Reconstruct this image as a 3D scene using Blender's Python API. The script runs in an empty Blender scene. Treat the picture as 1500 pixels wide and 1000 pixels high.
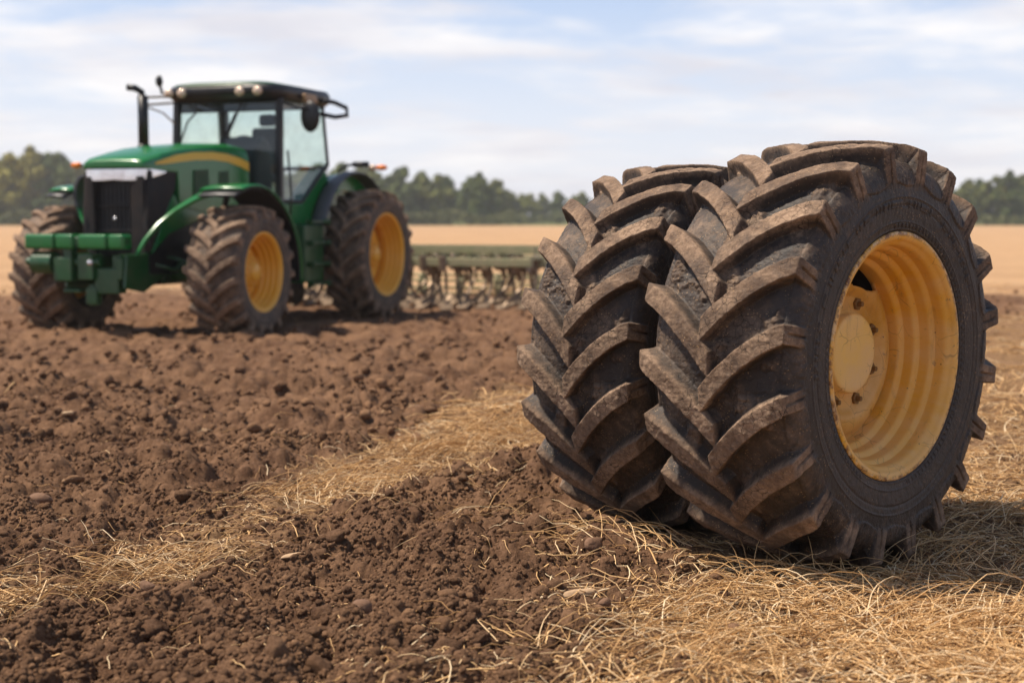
import bpy, bmesh, math, random
import numpy as np
from mathutils import Vector, Matrix
R_ = math.radians
SC = bpy.context.scene
COL = SC.collection
random.seed(7)
RNG = np.random.default_rng(11)

# ------------------------------------------------------------------ camera
CAM_H = 1.47
cam = bpy.data.cameras.new('camera'); cam_o = bpy.data.objects.new('camera', cam); COL.objects.link(cam_o)
cam.lens = 50; cam.sensor_width = 36; cam.clip_end = 3000; cam.clip_start = .05
PITCH = math.atan(181/2083)
cam_o.location = (0, 0, CAM_H); cam_o.rotation_euler = (math.pi/2-PITCH, 0, 0)
cam.dof.use_dof = True; cam.dof.focus_distance = 6.05; cam.dof.aperture_fstop = 1.85
SC.camera = cam_o

# ------------------------------------------------------------------ light
SUN_DIR = Vector((-.46, .02, .88)).normalized()
sun = bpy.data.lights.new('sun', 'SUN'); sun.energy = 5.0; sun.angle = R_(3.0); sun.color = (1, .89, .75)
sun_o = bpy.data.objects.new('sun', sun); COL.objects.link(sun_o)
sun_o.rotation_euler = SUN_DIR.to_track_quat('Z', 'Y').to_euler()
SC.view_settings.view_transform = 'Standard'; SC.view_settings.look = 'None'
SC.view_settings.exposure = .34; SC.view_settings.gamma = 1

def world():
    w = bpy.data.worlds.new('World'); SC.world = w; w.use_nodes = True
    nt = w.node_tree; N = nt.nodes; L = nt.links; N.clear()
    out = N.new('ShaderNodeOutputWorld'); bg = N.new('ShaderNodeBackground'); bg.inputs[1].default_value = .1
    sky = N.new('ShaderNodeTexSky'); sky.sky_type = 'NISHITA'; sky.sun_disc = False
    sky.sun_elevation = math.asin(SUN_DIR.z); sky.sun_rotation = math.atan2(SUN_DIR.x, SUN_DIR.y)
    sky.air_density = 1.0; sky.dust_density = 1.2
    tc = N.new('ShaderNodeTexCoord'); sep = N.new('ShaderNodeSeparateXYZ'); L.new(tc.outputs['Generated'], sep.inputs[0])
    def M(op, a, b=None, c=None):
        m = N.new('ShaderNodeMath'); m.operation = op
        for i, v in enumerate((a, b, c)):
            if v is None: continue
            if isinstance(v, (int, float)): m.inputs[i].default_value = v
            else: L.new(v, m.inputs[i])
        return m.outputs[0]
    z = M('MAXIMUM', sep.outputs[2], 0.0)
    zz = M('ADD', z, .15)
    cx = M('DIVIDE', sep.outputs[0], zz); cy = M('DIVIDE', sep.outputs[1], zz)
    cmb = N.new('ShaderNodeCombineXYZ'); L.new(cx, cmb.inputs[0]); L.new(cy, cmb.inputs[1])
    def noise(vec, scale, det, rough, loc=(0,0,0), sc=(1,1,1), dist=0):
        mp = N.new('ShaderNodeMapping'); L.new(vec, mp.inputs[0]); mp.inputs[1].default_value = loc; mp.inputs[3].default_value = sc
        n = N.new('ShaderNodeTexNoise'); n.inputs['Scale'].default_value = scale; n.inputs['Detail'].default_value = det
        n.inputs['Roughness'].default_value = rough; n.inputs['Distortion'].default_value = dist; L.new(mp.outputs[0], n.inputs['Vector'])
        return n.outputs['Fac']
    n1 = noise(cmb.outputs[0], 1.35, 6, .56, (3.1, 1.9, 0), (.85, 1, 1), .5)
    n2 = noise(cmb.outputs[0], 4.2, 5, .6, (7.1, 4.3, 0), (.75, 1, 1), .4)
    mix = M('ADD', M('MULTIPLY', n1, .74), M('MULTIPLY', n2, .26))
    # cover: clouds thicken towards the horizon
    lo = M('ADD', .372, M('MULTIPLY', z, .36))
    mr = N.new('ShaderNodeMapRange'); mr.interpolation_type = 'SMOOTHSTEP'
    L.new(mix, mr.inputs[0]); L.new(lo, mr.inputs[1]); L.new(M('ADD', lo, .20), mr.inputs[2])
    up = N.new('ShaderNodeMapRange'); up.interpolation_type = 'SMOOTHSTEP'; L.new(z, up.inputs[0]); up.inputs[1].default_value = .27; up.inputs[2].default_value = .48; up.inputs[3].default_value = 1; up.inputs[4].default_value = .0
    mask = M('MULTIPLY', mr.outputs[0], up.outputs[0])
    hz = N.new('ShaderNodeMapRange'); hz.inputs[1].default_value = .0; hz.inputs[2].default_value = .17
    hz.inputs[3].default_value = .88; hz.inputs[4].default_value = 0; L.new(z, hz.inputs[0])
    # cloud colour: brighter tops, lavender grey bases
    n3 = noise(cmb.outputs[0], 1.7, 4, .55, (1.2, 8.6, 0), (.7, 1, 1))
    cr = N.new('ShaderNodeValToRGB'); L.new(n3, cr.inputs[0])
    cr.color_ramp.elements[0].position = .36; cr.color_ramp.elements[0].color = (.64, .63, .68, 1)
    cr.color_ramp.elements[1].position = .62; cr.color_ramp.elements[1].color = (.85, .83, .83, 1)
    sc10 = N.new('ShaderNodeVectorMath'); sc10.operation = 'SCALE'; sc10.inputs['Scale'].default_value = 10; L.new(cr.outputs[0], sc10.inputs[0])
    # pale summer blue: sky texture thinned with white
    pale = N.new('ShaderNodeMixRGB'); L.new(M('MULTIPLY', up.outputs[0], .66), pale.inputs[0]); L.new(sky.outputs[0], pale.inputs[1]); pale.inputs[2].default_value = (4.3, 5.6, 8.3, 1)
    m1 = N.new('ShaderNodeMixRGB'); L.new(hz.outputs[0], m1.inputs[0]); L.new(pale.outputs[0], m1.inputs[1]); m1.inputs[2].default_value = (8.3, 8.25, 8.4, 1)
    m2 = N.new('ShaderNodeMixRGB'); L.new(M('MULTIPLY', mask, .93), m2.inputs[0]); L.new(m1.outputs[0], m2.inputs[1]); L.new(sc10.outputs[0], m2.inputs[2])
    L.new(m2.outputs[0], bg.inputs[0]); L.new(bg.outputs[0], out.inputs[0])
world()

# ------------------------------------------------------------------ tagging and linking
def tag(o, label=None, cat=None, group=None, kind=None):
    if label: o['label'] = label
    if cat: o['category'] = cat
    if group: o['group'] = group
    if kind: o['kind'] = kind
    return o
def empty(name, loc, rz=0):
    o = bpy.data.objects.new(name, None); COL.objects.link(o); o.location = loc; o.rotation_euler = (0, 0, rz)
    o.empty_display_size = .2
    return o
def link(name, me, mat, parent=None, smooth=True):
    o = bpy.data.objects.new(name, me); COL.objects.link(o)
    if mat: me.materials.append(mat)
    if parent: o.parent = parent
    if smooth and len(me.polygons):
        me.polygons.foreach_set('use_smooth', np.ones(len(me.polygons), bool))
    return o
def np_mesh(name, V, F, attrs=None):
    """V (n,3), F (m,k) all the same k"""
    me = bpy.data.meshes.new(name); n = len(V); m, k = F.shape
    me.vertices.add(n); me.vertices.foreach_set('co', np.ascontiguousarray(V, np.float32).ravel())
    me.loops.add(m*k); me.loops.foreach_set('vertex_index', np.ascontiguousarray(F, np.int32).ravel())
    me.polygons.add(m); me.polygons.foreach_set('loop_start', np.arange(0, m*k, k, dtype=np.int32))
    try: me.polygons.foreach_set('loop_total', np.full(m, k, np.int32))
    except Exception: pass
    for a, v in (attrs or {}).items():
        at = me.attributes.new(a, 'FLOAT', 'POINT'); at.data.foreach_set('value', np.ascontiguousarray(v, np.float32))
    me.update(calc_edges=True)
    return me

# ------------------------------------------------------------------ numpy noise
def h2(ix, iy, s=0):
    ix = ix.astype(np.int64).astype(np.uint32); iy = iy.astype(np.int64).astype(np.uint32)
    h = ix*np.uint32(374761393) + iy*np.uint32(668265263) + np.uint32((s*2246822519+97) & 0xffffffff)
    h = (h ^ (h >> np.uint32(13)))*np.uint32(1274126177); h ^= h >> np.uint32(16)
    h = h*np.uint32(2654435761); h ^= h >> np.uint32(15)
    return h.astype(np.float64)/4294967295.
def vn(x, y, s=0):
    fx = np.floor(x); fy = np.floor(y); tx = x-fx; ty = y-fy; tx = tx*tx*(3-2*tx); ty = ty*ty*(3-2*ty)
    a = h2(fx, fy, s); b = h2(fx+1, fy, s); c = h2(fx, fy+1, s); d = h2(fx+1, fy+1, s)
    return (a*(1-tx)+b*tx)*(1-ty)+(c*(1-tx)+d*tx)*ty
def fbm(x, y, o=4, s=0):
    r = 0; a = 1; t = 0
    for i in range(o): r = r+a*vn(x, y, s+i*17); t += a; a *= .5; x = x*2.03+3.1; y = y*2.03+1.7
    return r/t
def domes(x, y, cell, s):
    """rounded lumps of random size on a jittered grid"""
    gx = x/cell; gy = y/cell; fx = np.floor(gx); fy = np.floor(gy); best = np.zeros_like(gx)
    for i in (-1, 0, 1):
        for j in (-1, 0, 1):
            cx = fx+i; cy = fy+j
            px = cx+h2(cx, cy, s); py = cy+h2(cx, cy, s+1); r = .30+.55*h2(cx, cy, s+2)**2
            ang = h2(cx, cy, s+3)*3.14; dx = gx-px; dy = gy-py
            ca = np.cos(ang); sa = np.sin(ang); e = .7+.5*h2(cx, cy, s+4)
            d2 = ((dx*ca+dy*sa)*e)**2+((-dx*sa+dy*ca)/e)**2
            best = np.maximum(best, np.sqrt(np.maximum(r*r-d2, 0)))
    return best*cell

# ------------------------------------------------------------------ where straw lies (world metres on the ground)
F_PX = 2083.
def g(px, py):
    a = (px-750)/F_PX; b = -(py-500)/F_PX
    dy = math.cos(PITCH)+b*math.sin(PITCH); dz = -math.sin(PITCH)+b*math.cos(PITCH)
    t = -CAM_H/dz
    return (a*t, dy*t)
STRIP = [g(*p) for p in [(-260,930),(60,842),(200,805),(330,768),(430,705),(520,668),(600,612),(680,588),(760,572),(1000,560),(1000,690),(760,672),(700,690),(600,725),(480,762),(380,800),(250,852),(100,895),(0,940),(-260,1010)]]
MAIN = [g(*p) for p in [(380,1180),(640,990),(760,925),(825,870),(835,800),(900,760),(1000,640),(1130,520),(1300,470),(1500,446),(1750,438),(4200,450),(4200,1180)]]
def poly_sd(x, y, P):
    d = np.full(x.shape, 1e9); ins = np.zeros(x.shape, bool); n = len(P)
    for i in range(n):
        ax, ay = P[i]; bx, by = P[(i+1) % n]; ex, ey = bx-ax, by-ay
        t = np.clip(((x-ax)*ex+(y-ay)*ey)/(ex*ex+ey*ey), 0, 1)
        d = np.minimum(d, (x-ax-t*ex)**2+(y-ay-t*ey)**2)
        c = ((ay > y) != (by > y)) & (x < ex*(y-ay)/(ey+1e-12)+ax)
        ins ^= c
    d = np.sqrt(d); return np.where(ins, d, -d)
def straw_mask(x, y):
    """0 bare soil .. 1 thick straw"""
    wob = (fbm(x*1.7, y*1.7, 4, 5)-.5)*.9
    a = np.clip((poly_sd(x, y, MAIN)+wob*.9)/1.25+.14, 0, 1)*np.where((y > 19)&(x > 3), .75, 1)
    sd = poly_sd(x, y, STRIP)
    b = np.clip((sd+wob*.75+(fbm(x*6, y*6, 2, 15)-.5)*.35)/.34+.36, 0, 1)*np.clip(.72+(x+1.8)*.28, .55, 1.)
    f = np.clip((y+(fbm(x*.25, y*.35, 4, 9)-.5)*16-27.5-.03*x)/6+.4, 0, 1)
    return np.maximum(np.maximum(a, b), f), f
TRACKS = []
FW = (1.4005, 6.2485, R_(-135.0)); SW = (.806, 6.93, R_(-130.5))
def height(x, y, step):
    st, f = straw_mask(x, y)
    soil = 1-st*.72
    z = (fbm(x/1.1, y/.7, 3, 2)-.5)*.11*(1-.7*f) + (fbm(x/.8+9, y/.28, 2, 12)-.5)*.05*soil*(1-f)
    near = np.clip((60-y)/40, 0, 1)
    def fade(c): return np.clip(c/(step*1.6)-.6, 0, 1)*near
    z = z + (fbm(x/.28, y/.28, 4, 31)-.5)*.07*soil*fade(.25) + (fbm(x/.07, y/.07, 3, 36)-.5)*.018*soil*fade(.06)
    z = z + domes(x, y, .26, 40)*.40*soil*fade(.26)
    z = z + domes(x, y, .12, 50)*.62*soil*fade(.12)
    m = step < .05
    if np.any(m):
        zz = domes(x[m], y[m], .055, 60)*.55*fade(.055)[m] + domes(x[m], y[m], .027, 70)*.6*fade(.027)[m] + domes(x[m], y[m], .014, 80)*.6*fade(.014)[m]
        z = z.copy(); z[m] += zz*soil[m]
    # churned heaps round the tractor and furrows of the worked soil
    z = z + (1-f)*.055*np.sin((x*.34+y*.94)*2*math.pi/.75+2*vn(x*.7, y*.7, 3))*np.clip((y-7)/5, 0, 1)*np.clip((30-y)/3, 0, 1)
    # pressed hollow under each wheel
    for cx, cy, ph in (FW, SW):
        dx = (x-cx)*math.cos(ph)+(y-cy)*math.sin(ph); dy = -(x-cx)*math.sin(ph)+(y-cy)*math.cos(ph)
        q = np.exp(-(dx/.34)**4-(dy/.42)**4); z = z*(1-.85*q)-.012*q
    return z-.02-.045*np.clip((y-14)/4, 0, 1)

# ------------------------------------------------------------------ material helpers
class NT:
    def __init__(s, name, rough=.8, metallic=0., spec=.4):
        s.m = bpy.data.materials.new(name); s.m.use_nodes = True; s.N = s.m.node_tree.nodes; s.L = s.m.node_tree.links
        s.b = s.N['Principled BSDF']; s.b.inputs['Roughness'].default_value = rough
        s.b.inputs['Metallic'].default_value = metallic; s.b.inputs['Specular IOR Level'].default_value = spec
        s.tc = s.N.new('ShaderNodeTexCoord')
    def put(s, inp, v):
        if isinstance(v, (int, float)): inp.default_value = v
        elif isinstance(v, tuple): inp.default_value = v if len(v) == 4 or inp.type == 'VECTOR' else v+(1,)
        else: s.L.new(v, inp)
    def noise(s, scale, det=4, rough=.55, out='Fac', coord='Object', sc=None, dist=0):
        n = s.N.new('ShaderNodeTexNoise'); n.inputs['Scale'].default_value = scale; n.inputs['Detail'].default_value = det
        n.inputs['Roughness'].default_value = rough; n.inputs['Distortion'].default_value = dist
        v = s.tc.outputs[coord]
        if sc:
            mp = s.N.new('ShaderNodeMapping'); mp.inputs[3].default_value = sc; s.L.new(v, mp.inputs[0]); v = mp.outputs[0]
        s.L.new(v, n.inputs['Vector']); return n.outputs[out]
    def vor(s, scale, feat='F1', coord='Object', warp=0., out='Distance'):
        n = s.N.new('ShaderNodeTexVoronoi'); n.feature = feat; n.inputs['Scale'].default_value = scale
        v = s.tc.outputs[coord]
        if warp:
            nn = s.N.new('ShaderNodeTexNoise'); nn.inputs['Scale'].default_value = scale*.6; s.L.new(v, nn.inputs['Vector'])
            a = s.N.new('ShaderNodeVectorMath'); a.operation = 'MULTIPLY_ADD'; s.L.new(nn.outputs['Color'], a.inputs[0])
            a.inputs[1].default_value = (warp,)*3; s.L.new(v, a.inputs[2]); v = a.outputs[0]
        s.L.new(v, n.inputs['Vector']); return n.outputs[out]
    def ramp(s, v, stops):
        r = s.N.new('ShaderNodeValToRGB'); e = r.color_ramp.elements
        while len(e) < len(stops): e.new(.5)
        for i, (p, c) in enumerate(stops):
            e[i].position = p; e[i].color = (c, c, c, 1) if isinstance(c, (int, float)) else c+(1,)
        s.L.new(v, r.inputs[0]); return r.outputs[0]
    def mix(s, f, a, b, mode='MIX'):
        m = s.N.new('ShaderNodeMixRGB'); m.blend_type = mode; s.put(m.inputs[0], f); s.put(m.inputs[1], a); s.put(m.inputs[2], b); return m.outputs[0]
    def math(s, op, a, b=0., c=0.):
        m = s.N.new('ShaderNodeMath'); m.operation = op; s.put(m.inputs[0], a); s.put(m.inputs[1], b); s.put(m.inputs[2], c); return m.outputs[0]
    def attr(s, n):
        a = s.N.new('ShaderNodeAttribute'); a.attribute_name = n; return a.outputs['Fac']
    def color(s, v): s.put(s.b.inputs['Base Color'], v)
    def rough(s, v): s.put(s.b.inputs['Roughness'], v)
    def bump(s, h, dist, strength=1., prev=None):
        b = s.N.new('ShaderNodeBump'); b.inputs['Distance'].default_value = dist; b.inputs['Strength'].default_value = strength
        s.L.new(h, b.inputs['Height'])
        if prev: s.L.new(prev, b.inputs['Normal'])
        s.L.new(b.outputs[0], s.b.inputs['Normal']); return b.outputs[0]

def mat_simple(name, c, rough=.6, metallic=0., var=.25, scale=6, dust=.0, dustc=(.22, .145, .09), spec=.4):
    t = NT(name, rough, metallic, spec)
    dk = tuple(x*(1-var) for x in c)
    col = t.mix(t.noise(scale, 5), c, dk)
    if dust:
        d = t.ramp(t.noise(scale*.7, 6, .65), [(.5-dust*.3, 0.), (.5+.25, 1.)])
        d = t.math('MULTIPLY', d, min(1., dust*1.4)); col = t.mix(d, col, dustc); t.rough(t.math('MULTIPLY_ADD', d, .5, rough))
    t.color(col); t.bump(t.noise(scale*8, 3), .002, .3)
    return t.m

def soil_cols(t, coord='Object', lighten=0.):
    big = t.noise(.9, 4, .6, coord=coord); mid = t.noise(9, 5, .6, coord=coord); fine = t.noise(60, 4, .7, coord=coord)
    a = t.mix(t.ramp(mid, [(.35, 0.), (.68, 1.)]), (.088, .043, .023), (.245, .136, .076))
    a = t.mix(t.math('MULTIPLY', t.ramp(big, [(.4, 0.), (.65, 1.)]), .5), a, (.31, .175, .095))
    a = t.mix(t.math('MULTIPLY', t.ramp(fine, [(.3, 1.), (.6, 0.)]), .5), a, (.034, .015, .007))
    return a
def mat_ground():
    t = NT('tilled_earth_and_stubble', .95, 0, .15)
    st = t.attr('straw'); far = t.attr('far')
    soil = soil_cols(t)
    lit = t.mix(t.ramp(t.noise(24, 6, .75, sc=(1, 2.2, 1)), [(.35, 0.), (.68, 1.)]), (.085, .043, .021), (.42, .255, .125))
    lit = t.mix(t.math('MULTIPLY', t.ramp(t.noise(3.2, 5, .6), [(.4, 0.), (.7, 1.)]), .45), lit, (.21, .12, .07))
    farc = t.mix(t.ramp(t.noise(.5, 6, .65, sc=(.25, 1.6, 1)), [(.32, 0.), (.7, 1.)]), (.34, .195, .098), (.56, .355, .19))
    farc = t.mix(t.math('MULTIPLY', t.ramp(t.noise(.06, 4, .6, sc=(.5, 2.5, 1)), [(.45, 0.), (.7, 1.)]), .45), farc, (.36, .225, .12))
    rows = t.math('MULTIPLY', t.ramp(t.noise(1., 3, .5, sc=(.012, .55, 1)), [(.46, 0.), (.60, 1.)]), .5); farc = t.mix(rows, farc, (.40, .245, .125))
    farc = t.mix(t.math('MULTIPLY', t.ramp(t.noise(1.6, 6, .8, sc=(.5, 1, 1)), [(.50, 0.), (.66, 1.)]), .45), farc, (.25, .145, .075))
    lit = t.mix(far, lit, farc)
    m = t.math('ADD', st, t.math('MULTIPLY', t.math('SUBTRACT', t.noise(14, 5, .7), .5), .9))
    m = t.ramp(m, [(.38, 0.), (.72, 1.)])
    # green verge where the field meets the trees
    sep = t.N.new('ShaderNodeSeparateXYZ'); t.L.new(t.tc.outputs['Object'], sep.inputs[0])
    v = t.ramp(t.math('MULTIPLY_ADD', t.math('SUBTRACT', t.math('MULTIPLY_ADD', t.noise(.05, 3), 30, sep.outputs[1]), 265), .02, 0.), [(.3, 0.), (.8, 1.)])
    v = t.math('MULTIPLY', v, far)
    c = t.mix(m, soil, lit); c = t.mix(v, c, (.13, .15, .05)); t.color(c)
    b = t.bump(t.noise(50, 5, .7), .014, 1.); t.bump(t.noise(170, 4, .75), .005, 1., b)
    return t.m
def mat_clod():
    t = NT('dry_clod_earth', .95, 0, .15); a = soil_cols(t)
    a = t.mix(t.attr('tint'), a, (.34, .19, .10)); t.color(a)
    b = t.bump(t.noise(70, 5, .75), .012, 1.); t.bump(t.noise(220, 3, .75), .005, 1., b); return t.m
def mat_straw():
    t = NT('dry_straw', .62, 0, .35); k = t.attr('tint')
    c = t.ramp(k, [(0., (.13, .058, .019)), (.3, (.45, .24, .085)), (.65, (.86, .54, .24)), (1., (.97, .76, .48))])
    t.color(t.mix(t.math('MULTIPLY', t.noise(40, 2), .35), c, (.3, .18, .08)))
    t.b.inputs['Subsurface Weight'].default_value = 0
    return t.m

# ------------------------------------------------------------------ the ground: one sheet to the horizon
def build_ground():
    ys = [3.0]
    while ys[-1] < 900:
        y = ys[-1]; ys.append(y+min(max(.0085, y*y/2042.*.62), 12))
    ys = np.array(ys); nx = 1150
    t = np.linspace(-1, 1, nx); t = t*(.75+.25*t*t)
    Y = np.repeat(ys[:, None], nx, 1); X = t[None]*(ys[:, None]*.50+1.3)
    X = X + .12*0
    step = np.maximum(np.gradient(ys), (ys*.5+1.3)*2/nx)[:, None]*np.ones((1, nx))
    x = X.ravel(); y = Y.ravel(); s = step.ravel()
    z = height(x, y, s); st, f = straw_mask(x, y)
    ny = len(ys); i = np.arange(ny*nx).reshape(ny, nx)
    F = np.stack([i[:-1, :-1], i[:-1, 1:], i[1:, 1:], i[1:, :-1]], -1).reshape(-1, 4)
    V = np.stack([x, y, z], 1)
    # the wide surrounding land, a little lower than the detailed sheet
    n = 60; gx = np.linspace(-1, 1, n); gx = np.sign(gx)*np.abs(gx)**2.2*1600
    A, B = np.meshgrid(gx, gx); a = A.ravel(); b = B.ravel()+60
    V2 = np.stack([a, b, np.full(a.shape, -.14)], 1); k = np.arange(n*n).reshape(n, n)+len(V)
    F2 = np.stack([k[:-1, :-1], k[:-1, 1:], k[1:, 1:], k[1:, :-1]], -1).reshape(-1, 4)
    far2 = (b > 28).astype(float)
    me = np_mesh('ground', np.vstack([V, V2]), np.vstack([F, F2]), {'straw': np.r_[st, np.maximum(far2, (a > 0)*.8)], 'far': np.r_[f, far2]})
    print('ground', len(me.vertices))
    tag(link('ground', me, mat_ground()), kind='structure')
build_ground()

# ------------------------------------------------------------------ clods, stones
def ico(sub):
    bm = bmesh.new(); bmesh.ops.create_icosphere(bm, subdivisions=sub, radius=1)
    V = np.array([v.co[:] for v in bm.verts]); F = np.array([[v.index for v in f.verts] for f in bm.faces]); bm.free(); return V, F
def rocky(V, seed, amp=.35, rough=.0):
    r = np.random.default_rng(seed); d = np.ones(len(V))
    for k in range(9):
        n = r.normal(size=3); n /= np.linalg.norm(n); c = r.uniform(.45, .9)
        p = V@n; d = np.where(p*d > c, d*(c/np.maximum(p*d, 1e-6))*.6+d*.4, d)
    for fq in (2.2, 4.5):
        ph = r.uniform(0, 6, 3); w = r.normal(size=(3, 3))*fq
        d = d*(1+amp*.28/fq*2*np.sin(V@w[0]+ph[0])*np.sin(V@w[1]+ph[1]))
    for fq in (9., 17.):
        ph = r.uniform(0, 6, 3); w = r.normal(size=(3, 3))*fq*.6
        d = d*(1+rough*np.sin(V@w[0]+ph[0])*np.sin(V@w[1]+ph[1]))
    return V*d[:, None]*np.array([1, r.uniform(.7, 1), r.uniform(.6, .95)])
def scatter_rocks(x, y, z, size, lib, F, sink=.22):
    n = len(x); out = []; fac = []; tint = []; k = 0; which = RNG.integers(0, len(lib), n)
    a, b, c = RNG.uniform(0, 6.283, n), RNG.uniform(-.5, .5, n), RNG.uniform(-.5, .5, n)
    for li, LV in enumerate(lib):
        s = np.where(which == li)[0]
        if not len(s): continue
        P = LV[None]*size[s][:, None, None]
        ca, sa = np.cos(b[s])[:, None], np.sin(b[s])[:, None]; P = np.stack([P[..., 0], P[..., 1]*ca-P[..., 2]*sa, P[..., 1]*sa+P[..., 2]*ca], -1)
        ca, sa = np.cos(a[s])[:, None], np.sin(a[s])[:, None]; P = np.stack([P[..., 0]*ca-P[..., 1]*sa, P[..., 0]*sa+P[..., 1]*ca, P[..., 2]], -1)
        P += np.stack([x[s], y[s], z[s]+size[s]*sink], -1)[:, None]
        m = len(LV); fac.append((F[None]+(k+np.arange(len(s))*m)[:, None, None]).reshape(-1, 3)); k += len(s)*m
        out.append(P.reshape(-1, 3)); tint.append(np.repeat(RNG.random(len(s))**3*.8, m))
    return np.vstack(out), np.vstack(fac), np.concatenate(tint)
MAT_CLOD = mat_clod()
def build_clods():
    V1, F1 = ico(2); lib = [rocky(V1, 100+i, .6, .05) for i in range(14)]
    V3, F3 = ico(3); lib3 = [rocky(V3, 300+i, .6, .06) for i in range(12)]
    def pts(n, y0, y1, power, keep):
        u = RNG.random(n); y = (y0**(1-power)+u*(y1**(1-power)-y0**(1-power)))**(1/(1-power)); x = (RNG.random(n)*2-1)*(y*.42+.9)
        st, f = straw_mask(x, y); k = RNG.random(n) < np.clip(1-st*keep, .04, 1)*(f < .5)*np.clip(fbm(x*1.9, y*2.6, 3, 61)*3.2-.95, .22, 1)
        x, y = x[k], y[k]
        # keep clear of the wheels' treads
        for cx, cy, ph in (FW, SW):
            dx = (x-cx)*math.cos(ph)+(y-cy)*math.sin(ph); dy = -(x-cx)*math.sin(ph)+(y-cy)*math.cos(ph)
            m = ~((abs(dx) < .30) & (abs(dy) < .36)); x, y = x[m], y[m]
        return x, y
    A = []; off = 0; VV = []; FF = []; TT = []
    def add(x, y, size, lib, F):
        nonlocal off
        z = height(x, y, np.full(x.shape, .012)); V, Fa, t = scatter_rocks(x, y, z, size, lib, F)
        VV.append(V); FF.append(Fa+off); TT.append(t); off += len(V)
    V0, F0 = ico(1); lib0 = [V0*np.random.default_rng(i).uniform(.65, 1.25, (len(V0), 1)) for i in range(12)]
    x, y = pts(170000, 3.6, 9.5, 2.0, .80); add(x, y, .0035+.0075*RNG.random(len(x))**1.5, lib0, F0)
    x, y = pts(56000, 3.6, 12, 1.7, .84); add(x, y, .008+.013*RNG.random(len(x))**1.8, lib, F1)
    x, y = pts(4200, 3.6, 13, 1.5, .93); add(x, y, .014+.022*RNG.random(len(x))**2.5, lib3, F3)
    x, y = pts(6500, 9, 27, 1.3, 1.); add(x, y, .02+.04*RNG.random(len(x))**2, lib, F1)
    x, y = pts(230, 3.8, 18, 1.5, .97); add(x, y, .034+.03*RNG.random(len(x))**1.5, lib3, F3)
    me = np_mesh('soil_clods', np.vstack(VV), np.vstack(FF), {'tint': np.concatenate(TT)})
    print('clods', len(me.vertices))
    tag(link('soil_clods', me, MAT_CLOD, smooth=False), 'crumbled brown clods strewn over the tilled soil', 'soil clods', kind='stuff')
build_clods()
def build_stones():
    V3, F3 = ico(3)
    t = NT('pale_stone', .85); t.color(t.mix(t.noise(14, 5), (.50, .34, .20), (.32, .20, .11))); t.bump(t.noise(60, 4), .006, .7); pale = t.m
    t = NT('brown_stone', .85); t.color(t.mix(t.noise(18, 5), (.23, .125, .07), (.12, .062, .034))); t.bump(t.noise(60, 5), .008, .8); brown = t.m
    L = [(851, 884, .070, .030, .022, pale, 'pale flat oval stone lying among thin straw in front of the wheels', 8),
         (60, 737, .062, .045, .035, brown, 'broad greyish brown stone at the far left of the tilled soil', 0),
         (108, 757, .026, .022, .024, brown, 'small dark stone just right of the broad greyish stone', 10),
         (98, 713, .026, .016, .012, pale, 'small pale chip behind the broad greyish stone at the left', 20),
         (660, 889, .032, .028, .030, brown, 'round dark brown stone on bare soil left of the flat pale stone', 0),
         (430, 822, .056, .020, .012, pale, 'thin pale slab lying in the soil left of centre', 6),
         (218, 917, .030, .025, .028, brown, 'rounded dark stone below the straw tuft at lower left', 0),
         (100, 629, .042, .026, .018, pale, 'pale stone farthest back in the soil at the left', 10),
         (300, 632, .048, .018, .012, pale, 'flat pale stone in the middle of the tilled soil', -5),
         (1075, 940, .030, .026, .030, brown, 'dark round stone half covered by straw below the front wheel', 0),
         (870, 820, .045, .030, .030, brown, 'brown lump of stone beside the straw in front of the rear wheel', 15),
         (132, 667, .055, .034, .030, brown, 'humped brown stone behind the pale chip at the left', -12),
         (530, 942, .040, .032, .034, brown, 'dark lumpy stone near the bottom edge of the bare soil', 30),
         (885, 655+250, .03, .02, .02, brown, 'small brown stone to the right of the flat pale stone', 40)]
    for i, (px, py, a, b, c, m, lab, rz) in enumerate(L):
        x, y = g(px, py); z = float(height(np.array([x]), np.array([y]), np.array([.03]))[0])
        V = rocky(V3, 900+i, .2); V = V/np.abs(V).max(0)*np.array([a, b, c])
        o = link('stone', np_mesh('stone', V, F3), m); o.location = (x, y, z+c*.6+.012); o.rotation_euler = (R_(random.uniform(-6, 6)), R_(random.uniform(-6, 6)), R_(rz))
        tag(o, lab, 'stone', 'stones lying in the field')
build_stones()

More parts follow.
